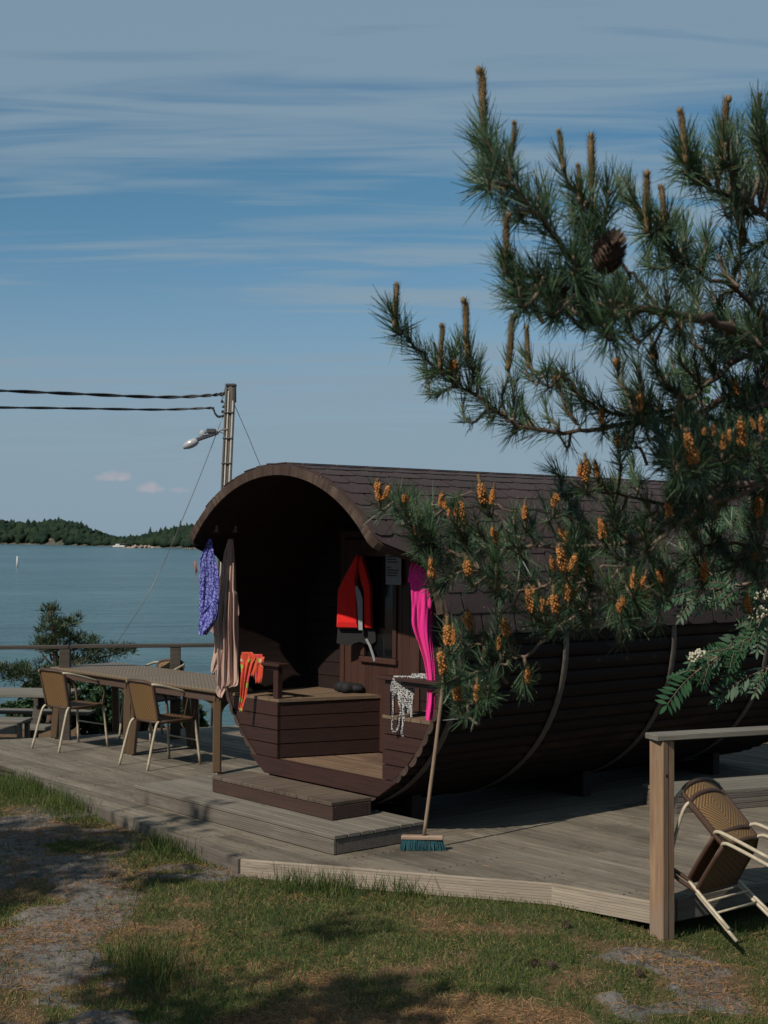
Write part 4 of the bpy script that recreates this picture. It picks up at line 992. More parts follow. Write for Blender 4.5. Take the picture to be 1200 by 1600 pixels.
# ================================================================ CHAIRS
def uvplane(o, ax=(0, 2)):
    me = o.data; uvl = me.uv_layers.new(name='UVMap')
    for lp in me.loops: c_ = me.vertices[lp.vertex_index].co; uvl.data[lp.index].uv = (c_[ax[0]], c_[ax[1]] - (.42 if ax[1] == 2 else 0))
    return o
def make_chair(label, name='wicker_chair', group=None):
    root = empty(name); tag(root, label, 'chair', group)
    for sx in (-1, 1):
        mb = MB(); mb.tube(catmull([(sx * .205, .20, .425), (sx * .218, .215, .38), (sx * .245, .25, 0)], 4), .0125, 8); fl = mb.build('leg', M['cream'], root, smooth=True)
        mb = MB(); mb.tube(catmull([(sx * .185, -.165, .432), (sx * .198, -.20, .415), (sx * .207, -.235, .34), (sx * .225, -.33, 0)], 5), .0125, 8); mb.build('leg', M['cream'], root, smooth=True)
        mb = MB(); mb.tube(catmull([(sx * .195, -.262, .775), (sx * .235, -.20, .765), (sx * .262, -.02, .715), (sx * .268, .10, .675)], 5), .0125, 8); mb.build('armrest', M['cream'], root, smooth=True)
        mb = MB(); mb.tube(catmull([(sx * .268, .095, .677), (sx * .266, .17, .645), (sx * .25, .21, .58), (sx * .222, .212, .48), (sx * .21, .205, .40)], 5), .0135, 8); mb.build('arm_wrap', M['wrap'], root, smooth=True)
    # curved back
    def bk_(u, z):   # u -1..1
        t_ = (z - .42) / .36; return Vector((u * (.185 + .012 * t_), -.175 - .075 * t_ - .035 * (1 - u * u) * (.4 + t_), z))
    mb = MB(); nu, nz = 12, 10; T = Vector((0, .006, 0))
    for f in (0, 1):
        for i in range(nz + 1):
            for j in range(nu + 1):
                u = -1 + 2 * j / nu; zt = .79 - .035 * u ** 4; p = bk_(u * .97, .425 + (zt - .425) * i / nz) + T * f * 1.6; mb.v.append(tuple(p))
    st = (nu + 1) * (nz + 1)
    for i in range(nz):
        for j in range(nu):
            a = i * (nu + 1) + j; mb.f.append((a, a + 1, a + nu + 2, a + nu + 1)); mb.m.append(0); mb.f.append((st + a, st + a + nu + 1, st + a + nu + 2, st + a + 1)); mb.m.append(0)
    uvplane(mb.build('backrest', M['wicker_tan'], root, smooth=True))
    mb = MB(); pts = [bk_(-1, .43), bk_(-1, .55), bk_(-1, .68), bk_(-1, .755)] + [bk_(u, .80 - .03 * u ** 4) for u in (-.85, -.5, 0, .5, .85)] + [bk_(1, .755), bk_(1, .68), bk_(1, .55), bk_(1, .43)]
    mb.tube(catmull(pts, 3), .0165, 8); mb.build('back_frame', M['wrap'], root, smooth=True)
    # seat
    mb = MB(); poly = [(-.185, -.17), (.185, -.17), (.215, .10), (.205, .20), (.15, .225), (-.15, .225), (-.205, .20), (-.215, .10)]
    mb.prism(poly, .418, .436); uvplane(mb.build('seat', M['wicker_seat'], root), (0, 1))
    mb = MB(); mb.tube(catmull([Vector((x, y, .424)) for x, y in poly + [poly[0]]], 3), .0155, 8); mb.build('seat_frame', M['wrap'], root, smooth=True)
    mb = MB(); mb.tube([(-.225, .222, .23), (.225, .222, .23)], .008, 6); mb.build('stretcher', M['cream'], root, smooth=True)
    return root
ch1 = make_chair('wicker chair with cream legs at the left end of the long table', group='wicker chairs around the tables')
ch1.location = (-3.13, 14.80, 0); ch1.rotation_euler = (0, 0, R(-42))
ch2 = copy_tree(ch1); ch2.location = (-2.06, 13.70, 0); ch2.rotation_euler = (0, 0, R(-46)); ch2['label'] = 'wicker chair with cream legs in front of the table end nearest the barrel'
ch3 = copy_tree(ch1); ch3.location = (-2.42, 15.42, 0); ch3.rotation_euler = (0, 0, R(140)); ch3['label'] = 'wicker chair on the far side of the tables, its rounded back just above the top'
def tipped(off, label):
    c = copy_tree(ch1); c['label'] = label; c['group'] = 'two wicker chairs stacked and tipped over'
    up = Vector((-.47, .55, .68)).normalized(); rt = Vector((.76, .65, 0)).normalized(); up = (up - rt * up.dot(rt)).normalized(); up = Quaternion(rt, R(-13)) @ up; fw = up.cross(rt)
    rot = Matrix((rt, fw, up)).transposed(); foot = Vector((1.985, 8.28, -.15)); o = foot - rot @ Vector((-.245, .25, 0)) + up * off + fw * (-off * .25)
    o = foot - rot @ (Vector((-.245, .25, 0)) * .88) + up * off * .8 + fw * (-off * .25); c.matrix_world = Matrix.Translation(o) @ rot.to_4x4() @ Matrix.Scale(.88, 4); return c
tipped(0, 'tipped wicker chair nearest the camera beside the timber post'); tipped(.095, 'tipped wicker chair nested behind the front one at the timber post')

# ================================================================ TABLES
def make_table(label):
    root = empty('wicker_table'); tag(root, label, 'table', 'woven tables pushed end to end'); Lx, Ly, H = 1.52, .82, .755
    mb = MB(); mb.box((0, 0, H - .018), (Lx, Ly, .036), bev=.01); uvplane(mb.build('tabletop', M['wicker_top'], root), (0, 1))
    mb = MB(); a = .07
    for sy in (-1, 1): mb.box((0, sy * (Ly / 2 - .05), H - .075), (Lx - .12, .022, .078), bev=.003)
    for sx in (-1, 1): mb.box((sx * (Lx / 2 - .05), 0, H - .075), (.022, Ly - .124, .078), bev=.003)
    mb.build('apron', M['wrap'], root)
    for sx in (-1, 1):
        for sy in (-1, 1):
            mb = MB(); x0, y0 = sx * (Lx / 2 - .085), sy * (Ly / 2 - .085); x1, y1 = x0 + sx * .05, y0 + sy * .045
            mb.bar((x1, y1, 0.012), (x0, y0, H - .05), .074, .074, bev=.008)
            # curved bracket in both directions
            for (ax, ay) in ((-sx, 0), (0, -sy)):
                P = []
                for i in range(7):
                    t_ = i / 6; ang = t_ * math.pi / 2; P.append((.03 + .16 * (1 - math.cos(ang)), -.24 + .12 * math.sin(ang)))
                for (p, q) in zip(P[:-1], P[1:]):
                    c = [(p[0], p[1]), (q[0], q[1]), (q[0], -.112), (p[0], -.112)]; w = .022; vs = []
                    for s_ in (-w, w):
                        for (h_, z_) in c: vs.append((x0 + ax * h_ + (s_ if ax == 0 else 0), y0 + ay * h_ + (s_ if ay == 0 else 0), H + z_ ))
                    mb.add(vs, [(0, 1, 2, 3), (7, 6, 5, 4), (0, 4, 5, 1), (2, 6, 7, 3)])
            lg = mb.build('leg', M['wrap_leg'], root)
            mb = MB(); mb.box((x1, y1, .006), (.05, .05, .012), bev=.003); mb.build('foot_cap', M['cream'], lg)
    return root
tb1 = make_table('woven brown table at the end nearest the barrel'); TD = R(-49)
e_ = Vector((math.cos(TD), math.sin(TD), 0)); v_ = Vector((-math.sin(TD), math.cos(TD), 0))
corner = Vector((-1.50, 13.10, 0)); c1_ = corner - e_ * .76 + v_ * .41; tb1.location = c1_; tb1.rotation_euler = (0, 0, TD)
tb2 = copy_tree(tb1); tb2.location = c1_ - e_ * 1.53; tb2['label'] = 'woven brown table farther left, away from the barrel'

# ================================================================ RAILINGS
def railing(name, label, a, b_, za, zr, posts, mat, mid=(), pw=.11, rail_w=.12, rail_t=.035, gz=None, over=.12, mats=None, rot0=None):
    a = Vector(a); b_ = Vector(b_); d = b_ - a; L_ = d.length; rz = math.atan2(d.y, d.x); root = empty(name, a, rz); tag(root, label, 'railing')
    mb = MB(); mb.box((L_ / 2, 0, zr - rail_t / 2), (L_ + 2 * over, rail_w, rail_t), bev=.005); mb.build('top_rail', mat, root)
    for (t_, z0) in posts:
        mb = MB(); hz_ = zr - rail_t - z0 - .002; zc_ = (z0 + zr - rail_t) / 2
        if rot0 is not None:
            for sg in (-1, 1): mb.box(Vector((t_ * L_, 0, zc_)) + rot0 @ Vector((sg * pw / 4, 0, 0)), (pw / 2 - .003, pw - (.003 if sg > 0 else 0), hz_), rot0, bev=.004)
        else: mb.box((t_ * L_, 0, zc_), (pw, pw, hz_), None, bev=.006)
        po_ = mb.build('post', mats or mat, root)
        if rot0 is not None:
            mb = MB(); mb.lathe([(.001, .0015), (.006, .0012), (.011, 0)], Vector((t_ * L_, 0, zr - .24)) + rot0 @ Vector((-pw * .17, -pw / 2 - .0005, 0)), 9, rot0 @ Matrix.Rotation(R(90), 3, 'X')); mb.build('knot', M['log_in'], po_)
    for z in mid:
        mb = MB(); mb.box((L_ / 2, -pw / 2 - .016, z), (L_ - .02, .03, .12), bev=.004); mb.build('middle_rail', mat, root)
    return root
pA = onz(-60, 1158, 0); pA = Vector((pA.x - 2.2, pA.y + .2, 0)); pB = Vector((onz(104, 1154, 0).x, onz(104, 1154, 0).y + .05, 0))
pC = Vector((-2.2, 16.05, 0)); 
railing('deck_railing', 'dark grey railing along the seaward side of the deck left of the barrel', (-6.2, 15.0, 0), (-3.28, 15.35, 0), 0, .985, ((.0, -.6), (.985, -.6)), M['darkrail'], over=.0)
railing('deck_railing', 'dark grey railing on the seaward side between the long table and the barrel', (-3.27, 15.35, 0), (-1.2, 15.6, 0), 0, .99, ((.52, -.6), (.97, -.6)), M['darkrail'], over=.0)
pr = onz(1030, 1400, 0); rr_ = railing('side_railing', 'light timber post and handrail beside the tipped chairs', (1.615, 8.55, 0), (3.85, 9.42, 0), 0, .985, ((0, -.35), (.99, -.4)), M['rail'], pw=.105, rail_w=.135, rail_t=.036, mats=M['post'], rot0=Matrix.Rotation(R(38 - 21.3), 3, 'Z'), over=.075)

# ================================================================ PICNIC TABLE + BENCH behind the left railing
def picnic(locn, rz, label, top=.74, Lx=1.8, parts=True):
    root = empty('picnic_table', locn, rz); tag(root, label, 'picnic table'); mb = MB()
    for i in range(4): mb.box((0, -.27 + i * .18, top), (Lx, .165, .04), bev=.005)
    mb.build('tabletop', M['rail'], root)
    for sy in (-1, 1):
        mb = MB()
        for i in range(2): mb.box((0, sy * (.62 + i * .15), .43), (Lx, .14, .04), bev=.005)
        mb.build('bench_seat', M['rail'], root)
    for sx in (-1, 1):
        mb = MB(); x = sx * (Lx / 2 - .3)
        mb.box((x, 0, top - .07), (.05, .7, .09)); mb.box((x + .052, 0, .36), (.05, 1.5, .09)); 
        for sy in (-1, 1): mb.bar((x, sy * .55, 0), (x, sy * .22, top - .03), .05, .1, bev=.004, up=(1, 0, 0))
        mb.build('leg', M['darkrail'], root)
    return root
picnic((-4.62, 17.45, -.47), R(-8), 'weathered picnic table beyond the deck railing at the left edge', .74, 1.9)
bn = empty('low_bench', (-4.15, 16.15, 0), R(-6)); bn.location.z = -.40; tag(bn, 'small weathered wooden bench just beyond the left end of the deck', 'bench')
mb = MB(); mb.box((-.3, 0, .50), (1.1, .32, .035), bev=.005); mb.build('seat', M['rail'], bn)
for x in (-.8, .2):
    mb = MB(); mb.box((x, -.12, .24), (.05, .05, .48), bev=.004); mb.box((x, .12, .24), (.05, .05, .48), bev=.004); mb.box((x, 0, .16), (.04, .19, .05)); mb.build('leg', M['rail'], bn)
mb = MB(); mb.box((-.3, -.14, .42), (.94, .028, .1), bev=.004); mb.box((-.3, -.14, .14), (.94, .028, .06), bev=.004); mb.build('side_rail', M['rail'], bn)

# ================================================================ UTILITY POLE
PD = 28.0; kp = PD / FPX
def pp(px, py, dy=0): v = at(px, py, PD); v.y += dy; return v
base = pp(352, 950); gzp = float(ground(np.array(base.x), np.array(base.y)))
pole = empty('utility_pole', (base.x, base.y, gzp)); tag(pole, 'old wooden utility pole with lamps rising behind the barrel roof', 'utility pole')
def pl_(v): return Vector(v) - pole.location
mb = MB(); a = pl_(pp(361, 602)); bt = pl_(pp(354, 760)); dirv = (bt - a) / (bt.z - a.z); b0 = a + dirv * (-.3 - a.z)
mb.tube([b0, (a + b0) / 2, a], [.12, .10, .088], 14); mb.build('pole', M['pole'], pole, smooth=True)
mb = MB(); mb.box(a + Vector((.0, 0, -.0)), (.20, .20, .05), bev=.01); mb.box(a + Vector((.075, -.03, -.16)), (.05, .1, .34), bev=.01); mb.build('pole_cap', M['lampgrey'], pole)
for off, m_, top in ((-.035, 'whitemetal', -.12), (.045, 'whitemetal', -.30), (.085, 'blackplastic', -.05), (-.085, 'pole', -.05)):
    mb = MB(); q0 = a + Vector((off, -.095, top)); q1 = b0 + Vector((off, -.12, 0)); mb.tube([q0, q1], .016, 6); mb.build('conduit', M[m_], pole, smooth=True)
for zt in (645, 685, 724):
    mb = MB(); q = pl_(pp(360 - (zt - 602) * .045, zt)); mb.box(q + Vector((0, -.05, 0)), (.19, .16, .02), bev=.004); mb.build('clamp', M['steel'], pole)
# lamp 1: long cobra head
def seg(px, py, dy=-.1): return pl_(pp(px, py, dy))
mb = MB(); mb.tube(catmull([seg(356, 672), seg(346, 672), seg(338, 679)], 4), .02, 8); mb.tube(catmull([seg(353, 692), seg(351, 679), seg(342, 675)], 4), .012, 6); mb.build('lamp_arm', M['steel'], pole, smooth=True)
mb = MB(); mb.bar(seg(342, 676), seg(308, 688), .10, .07, bev=.015); mb.build('lamp_housing', M['lampgrey'], pole)
ax_ = (seg(286, 699) - seg(310, 688)); ql = ax_.to_track_quat('Z', 'Y').to_matrix(); mb = MB()
mb.lathe([(.0, -.02), (.05, 0), (.078, .06), (.085, .14), (.075, .22), (.045, .29), (0.001, .31)], seg(310, 689), 14, ql); mb.build('lamp_head', M['lampglass'], pole, smooth=True)
mb = MB(); mb.bar(seg(309, 693), seg(288, 702), .11, .02, bev=.008); mb.build('lamp_rim', M['lampgrey'], pole)
mb = MB(); mb.box(seg(331, 674), (.17, .14, .085), bev=.012); mb.build('lamp_housing', M['lampgrey'], pole)
mb = MB(); mb.lathe([(.001, .085), (.04, .075), (.065, .04), (.07, 0), (.06, -.005), (.001, -.005)], seg(318, 679), 12); mb.box(seg(318, 680), (.15, .13, .014)); mb.build('lamp_globe', M['lampglass'], pole, smooth=False)
# insulators
mb = MB()
for (x, y) in ((352, 613), (349, 615), (347, 627), (350, 635), (348, 643), (350, 649), (346, 617)):
    mb.lathe([(.001, .03), (.022, .02), (.028, 0), (.02, -.03), (.001, -.035)], seg(x, y, 0), 8)
mb.tube([seg(362, 612, 0), seg(346, 615, 0)], .014, 5); mb.tube([seg(360, 637, 0), seg(346, 636, 0)], .010, 5); mb.tube([seg(360, 648, 0), seg(349, 650, 0)], .018, 5)
mb.tube(catmull([seg(351, 616, 0), seg(347, 624, 0), seg(349, 628, 0), seg(352, 633, 0)], 4), .007, 5)
mb.tube([seg(353, 600, 0), seg(350, 614, 0)], .005, 4)
mb.build('insulator', M['blackplastic'], pole, smooth=True)
def cable(name, pts, r, label, cat='cable', twist=0.0, group=None, mat='blackplastic'):
    P = catmull(pts, 14); mb = MB()
    if twist:
        for ph in (0, math.pi):
            Q = [p + Vector((0, math.cos(i * .55 + ph), math.sin(i * .55 + ph))) * twist for i, p in enumerate(P)]; mb.tube(Q, r, 5)
    else: mb.tube(P, r, 5)
    o = mb.build(name, M[mat], smooth=True); tag(o, label, cat, group); return o
cable('power_cable', [pp(350, 615), pp(325, 618), pp(250, 620.5), pp(130, 623, -1), pp(0, 625, -2), pp(-200, 627, -3)], .018, 'upper twisted black overhead cable running left from the pole', 'cable', .017, 'overhead cables')
cable('power_cable', [pp(349, 650), pp(341, 651), pp(336, 646), pp(333, 639), pp(325, 637.5), pp(250, 640), pp(130, 645, -1), pp(0, 650.5, -2), pp(-200, 656, -3)], .016, 'lower black overhead cable that loops down beside the pole', 'cable', .010, 'overhead cables')
cable('guy_wire', [pp(348, 652), pp(300, 775), pp(240, 912), pp(195, 1003, -1), pp(172, 1060, -2)], .007, 'thin stay wire slanting from the pole down left across the water', 'wire', 0, 'stay wires of the pole', 'steel')
cable('guy_wire', [pp(367, 634), pp(388, 682), pp(410, 735), pp(440, 800)], .007, 'thin stay wire slanting from the pole down right behind the roof', 'wire', 0, 'stay wires of the pole', 'steel')

# ================================================================ FOLIAGE TOOLS
def needles(P0, D, Ln, W_, curve, rs):
    """vectorised: one bent ribbon (2 quads) per needle, P0 base points, D unit directions"""
    n = len(P0); ref = rs.standard_normal((n, 3)); side = np.cross(D, ref); side /= np.linalg.norm(side, axis=1, keepdims=True) + 1e-9
    bend = np.cross(side, D); Ln = Ln[:, None]; W2 = (W_ / 2)[:, None]; cv = curve[:, None]
    mid = P0 + D * Ln * .55 + bend * cv * Ln * .25; tip = P0 + D * Ln * .98 + bend * cv * Ln * .8
    V = np.stack([P0 - side * W2 * .8, P0 + side * W2 * .8, mid + side * W2, mid - side * W2, tip + side * W2 * .35, tip - side * W2 * .35], 1).reshape(-1, 3)
    b = np.arange(n)[:, None] * 6; F = np.concatenate([b + [0, 1, 2, 3], b + [3, 2, 4, 5]], 1).reshape(-1, 4); return V, F
class Foliage:
    def __init__(s): s.V = []; s.F = []; s.n = 0
    def add(s, V, F): s.V.append(V); s.F.append(F + s.n); s.n += len(V)
    def build(s, name, mat, parent=None): return np_mesh(name, np.concatenate(s.V), np.concatenate(s.F), mat, parent)
def shoot_needles(fo, pts, count, ln, rs, width=.0016, spread=(.55, 1.05), tipfan=True):
    P = np.array([p[:] for p in pts]); seg_ = np.linalg.norm(np.diff(P, axis=0), axis=1); cum = np.concatenate([[0], np.cumsum(seg_)]); tot = cum[-1]
    s = rs.random(count) ** .85 * tot; idx = np.clip(np.searchsorted(cum, s) - 1, 0, len(P) - 2); f = (s - cum[idx]) / (seg_[idx] + 1e-9)
    B = P[idx] * (1 - f[:, None]) + P[idx + 1] * f[:, None]; T = (P[idx + 1] - P[idx]); T /= np.linalg.norm(T, axis=1, keepdims=True) + 1e-9
    r = rs.standard_normal((count, 3)); r -= (r * T).sum(1, keepdims=True) * T; r /= np.linalg.norm(r, axis=1, keepdims=True)
    ang = rs.uniform(spread[0], spread[1], count); ang = ang * (1 - .35 * (s / tot))
    D = T * np.cos(ang)[:, None] + r * np.sin(ang)[:, None]; D[:, 2] += .06; D /= np.linalg.norm(D, axis=1, keepdims=True)
    V, F = needles(B, D, ln * rs.uniform(.75, 1.12, count), np.full(count, width), rs.uniform(-.25, .35, count), rs); fo.add(V, F)

# ================================================================ NEAR PINE
pine = empty('pine_tree', (1.55, 3.3, float(ground(np.array(1.55), np.array(3.3))))); tag(pine, 'near pine tree with orange pollen cones reaching in from the right', 'tree')
PO = pine.location
rs = np.random.default_rng(11)
# trunk, outside the frame at right
mb = MB(); tr = [Vector((0, 0, -.1)), Vector((.03, .02, 1.2)), Vector((-.03, 0, 2.6)), Vector((.04, .05, 4.0)), Vector((0, 0, 5.2))]
mb.tube(catmull(tr, 5), [.105 - .09 * i / 20 for i in range(21)], 14); mb.build('trunk', M['trunkbark'], pine, smooth=True)
branches = [  # (px, py, depth, radius mm) lists from base to tip
 [(1420, 640, 3.0, 24), (1240, 560, 2.7, 18), (1120, 505, 2.45, 15), (1040, 490, 2.35, 12), (950, 462, 2.3, 10), (890, 400, 2.25, 8), (830, 325, 2.2, 7), (785, 265, 2.2, 6), (757, 215, 2.2, 5)],
 [(1420, 560, 3.0, 20), (1290, 420, 2.6, 14), (1190, 330, 2.5, 10), (1120, 300, 2.45, 7), (1080, 262, 2.42, 5), (1068, 225, 2.4, 4)],
 [(1420, 700, 3.1, 22), (1230, 600, 2.9, 14), (1100, 640, 2.8, 11), (1010, 660, 2.8, 10), (950, 666, 2.8, 9), (880, 676, 2.8, 8), (820, 668, 2.8, 8), (770, 640, 2.8, 7), (720, 600, 2.8, 6), (665, 560, 2.8, 5), (628, 520, 2.8, 4), (612, 490, 2.8, 4)],
 [(1420, 660, 3.1, 18), (1200, 560, 2.9, 12), (1120, 590, 2.85, 10), (1050, 640, 2.8, 8), (960, 645, 2.75, 6), (910, 620, 2.7, 5), (885, 585, 2.7, 4)],
 [(1430, 820, 3.2, 24), (1180, 760, 3.0, 15), (1080, 800, 2.95, 12), (1020, 830, 2.95, 9), (960, 850, 2.95, 8), (880, 853, 2.95, 7), (810, 856, 2.95, 7), (750, 868, 2.95, 6), (690, 858, 2.95, 5), (655, 835, 2.95, 4), (628, 800, 2.9, 4), (612, 785, 2.9, 3)],
 [(1180, 760, 3.0, 12), (1090, 800, 2.9, 9), (1040, 835, 2.85, 8), (1010, 870, 2.85, 7), (985, 905, 2.85, 6), (970, 945, 2.8, 4)],
 [(1010, 870, 2.85, 6), (985, 884, 2.85, 5), (930, 888, 2.85, 4), (890, 900, 2.85, 4), (845, 918, 2.85, 4), (800, 918, 2.85, 4), (765, 900, 2.85, 3), (740, 885, 2.85, 3)],
 [(1040, 835, 2.85, 7), (960, 900, 2.9, 6), (900, 960, 2.9, 6), (840, 1010, 2.85, 6), (800, 1030, 2.85, 5), (770, 1045, 2.85, 4), (735, 1055, 2.85, 4), (715, 1065, 2.85, 3)],
 [(800, 1030, 2.85, 4), (760, 1010, 2.85, 3), (720, 1000, 2.85, 3), (702, 985, 2.85, 3)],
 [(770, 1045, 2.85, 3), (745, 1090, 2.85, 3), (728, 1102, 2.85, 2)],
 [(1080, 800, 2.95, 9), (980, 775, 2.9, 6), (905, 760, 2.9, 4), (860, 735, 2.9, 3)],
 [(960, 850, 2.95, 6), (870, 800, 2.95, 4), (800, 800, 2.95, 4), (760, 785, 2.95, 3)],
 [(810, 856, 2.95, 4), (780, 815, 2.95, 3), (740, 770, 2.95, 3), (700, 790, 2.95, 3)],
 [(1200, 560, 2.9, 12), (1190, 640, 2.7, 8), (1180, 700, 2.6, 6), (1100, 720, 2.5, 5), (1085, 735, 2.4, 4)],
 [(1230, 600, 2.9, 12), (1180, 480, 2.7, 9), (1100, 430, 2.6, 7), (1050, 400, 2.5, 5), (1040, 350, 2.5, 4)],
 [(1430, 850, 3.3, 18), (1250, 860, 3.2, 10), (1130, 850, 3.2, 7), (1080, 870, 3.2, 5), (1045, 905, 3.1, 4)],
 [(950, 462, 2.3, 8), (880, 450, 2.28, 6), (830, 435, 2.25, 5), (800, 415, 2.25, 4)],
 [(1040, 490, 2.35, 8), (990, 430, 2.4, 6), (940, 380, 2.4, 5), (925, 330, 2.4, 4)],
]
skel = []; 
br_mb = []
for bi, br_ in enumerate(branches):
    P = catmull([at(x, y, d) - PO for x, y, d, r in br_], 6); Rr = np.interp(np.linspace(0, len(br_) - 1, len(P)), range(len(br_)), [b_[3] for b_ in br_]) / 1000 * .50
    P = [p + Vector((random.gauss(0, .003), random.gauss(0, .003), random.gauss(0, .003))) for p in P]
    mb = MB(); mb.tube(P, [q * random.uniform(.85, 1.15) for q in Rr], 7); mb.build('branch', M['bark'] if bi in (4, 5, 6, 7, 8, 9, 11, 12) else M['trunkbark'], pine, smooth=True)
    skel += [(p, i / len(P)) for i, p in enumerate(P)]
SK = np.array([p[:] for p, _ in skel])
# shoots: (px, py of tip, kind) kind: c pollen cone, b brown candle, n none ; dx,dy direction back to base in px
sh = []
for x, y in ((592, 775), (635, 780), (655, 832), (675, 895), (695, 790), (712, 800), (755, 780), (722, 815), (775, 842), (865, 785), (915, 745), (932, 740), (872, 600), (705, 575), (965, 690), (1080, 715), (1130, 695), (1115, 672),
             (1060, 650), (1190, 668), (1170, 540), (1045, 800), (1075, 815), (940, 835), (1020, 555), (965, 570), (885, 845), (880, 885), (897, 890), (920, 898), (888, 930), (830, 950), (848, 950), (968, 950), (990, 912),
             (1005, 930), (1035, 905), (732, 892), (700, 1000), (735, 975), (692, 1045), (715, 1088), (746, 1088), (825, 1062), (780, 1008), (1180, 870), (820, 805), (652, 770 + 60), (1000, 635), (1150, 610), (1100, 900), (1170, 950), (1185, 800), (790, 985), (868, 950), (940, 655), (1160, 690)):
    sh.append((x, y, 'c'))
for x, y in ((757, 196), (800, 235), (925, 290), (878, 250), (1040, 350), (1070, 235), (1128, 235), (1186, 190), (1160, 365), (790, 408), (617, 495), (730, 540), (795, 560), (1010, 345), (825, 560), (688, 560), (905, 300)):
    sh.append((x, y, 'b'))
# fill shoots (needles only) inside regions
def inpoly(x, y, poly):
    c = False; n = len(poly)
    for i in range(n):
        x1, y1 = poly[i]; x2, y2 = poly[(i + 1) % n]
        if (y1 > y) != (y2 > y) and x < (x2 - x1) * (y - y1) / (y2 - y1) + x1: c = not c
    return c
regions = [([(735, 215), (850, 200), (900, 265), (990, 290), (1060, 340), (1230, 340), (1230, 510), (1050, 510), (920, 490), (800, 465), (800, 420), (890, 400), (800, 325), (735, 290)], 62),
           ([(1050, 230), (1220, 150), (1260, 330), (1100, 330)], 30),
           ([(600, 490), (660, 500), (760, 560), (850, 560), (960, 590), (1040, 560), (1260, 530), (1260, 760), (1000, 740), (930, 700), (820, 660), (700, 640), (640, 580)], 44),
           ([(860, 740), (1000, 700), (1260, 720), (1260, 880), (1060, 900), (1000, 990), (840, 1000), (760, 940), (690, 890), (600, 830), (600, 780), (680, 770), (780, 790)], 90),
           ([(960, 560), (1260, 480), (1260, 800), (1080, 780), (980, 680)], 100), ([(790, 425), (1060, 440), (1230, 420), (1230, 540), (1060, 525), (900, 505), (800, 470)], 40), ([(1020, 700), (1240, 680), (1240, 900), (1080, 900)], 40),
           ([(840, 770), (1090, 760), (1090, 930), (980, 990), (860, 960)], 46),
           ([(690, 960), (760, 970), (770, 1030), (760, 1100), (700, 1110), (680, 1030)], 10)]
for poly, cnt in regions:
    xs_ = [p[0] for p in poly]; ys_ = [p[1] for p in poly]; k_ = 0
    while k_ < cnt:
        x, y = rs.uniform(min(xs_), max(xs_)), rs.uniform(min(ys_), max(ys_))
        if inpoly(x, y, poly): sh.append((x, y, 'n')); k_ += 1
fol = [Foliage() for _ in range(3)]; twigs = MB()
cone_at = []; cand_at = []
for (x, y, kd) in sh:
    dd = {'b': 2.5}.get(kd, 2.85)
    # depth from nearest skeleton in screen space
    sx = 600 + FPX * (SK[:, 0] + PO.x) / (SK[:, 1] + PO.y); sy = HOR + FPX * (EYE - SK[:, 2] - PO.z) / (SK[:, 1] + PO.y)
    # prefer skeleton points below/right of the tip (shoots grow up and left)
    cost = np.hypot(sx - x - 18, sy - y - 22) + np.where(sx < x - 10, 40, 0) + np.where(sy < y - 5, 25, 0)
    i = int(np.argmin(cost)); bp_ = Vector(SK[i]); d = bp_.y + PO.y + rs.uniform(-.10, .12) * (1.6 if kd == 'n' else .7)
    dist_px = math.hypot(sx[i] - x, sy[i] - y)
    if kd == 'n': d += rs.uniform(-.08, .28)
    if kd == 'c': d -= .13 if y > 640 else .05
    tip = at(x, y, d) - PO; v = tip - bp_; L_ = v.length
    if L_ > .42: v = v * (.42 / L_) ; bp_ = tip - v; 
    if L_ < .05: bp_ = tip + Vector((rs.uniform(.02, .05), rs.uniform(-.02, .03), -rs.uniform(.04, .07)))
    midp = (bp_ + tip) / 2 + Vector((rs.uniform(-.01, .015), rs.uniform(-.015, .015), -abs(rs.normal(0, .014))))
    upv = Vector((rs.uniform(-.2, .12), rs.uniform(-.3, .15), 1)).normalized()
    endc = tip; pre = tip - (upv * .55 + (tip - bp_).normalized() * .45).normalized() * .035
    P = catmull([bp_, midp, pre, endc], 5); twigs.tube(P, list(np.linspace(.0034, .0022, len(P))), 5)
    tot = sum((P[q + 1] - P[q]).length for q in range(len(P) - 1))
    # needles on the last stretch
    keep = []; acc_ = 0; q = len(P) - 1; keep.append(P[q])
    while q > 0 and acc_ < rs.uniform(.09, .15): acc_ += (P[q] - P[q - 1]).length; q -= 1; keep.append(P[q])
    keep = keep[::-1]; ln = {'b': .060, 'c': .048, 'n': .050 if y > 520 else .058}[kd] * rs.uniform(.75, 1.2)
    g_ = 0 if (y < 520) else (1 if y < 730 else 2)
    shoot_needles(fol[g_], keep, int(max(55, 1050 * acc_) * rs.uniform(.45, 1.35)), ln, rs, spread=(.3, rs.uniform(.65, 1.1)))
    ax_ = (endc - pre).normalized().lerp(upv, .5).normalized()
    if kd == 'c': cone_at.append((endc, ax_, rs.uniform(.55, 1.1)))
    if kd == 'b': cand_at.append((endc, Vector((rs.uniform(-.12, .12), rs.uniform(-.1, .1), 1)).normalized(), rs.uniform(.7, 1.35)))
# needles directly along outer thirds of the main branches
for bi, br_ in enumerate(branches):
    pts = catmull([at(x, y, d) - PO for x, y, d, r in br_], 6); tail = pts[int(len(pts) * (.45 if bi in (0, 1, 2, 16, 17, 14, 3) else .74)):]
    yy = br_[-1][1]; g_ = 0 if yy < 420 else (1 if yy < 730 else 2)
    ll = sum((tail[q + 1] - tail[q]).length for q in range(len(tail) - 1)); shoot_needles(fol[g_], tail, int(1150 * ll), .062 if g_ < 2 else .052, rs, spread=(.6, 1.2))
for f_ in fol: f_.build('needle_foliage', M['needle'], pine)
twigs.build('twigs', M['bark'], pine, smooth=True)
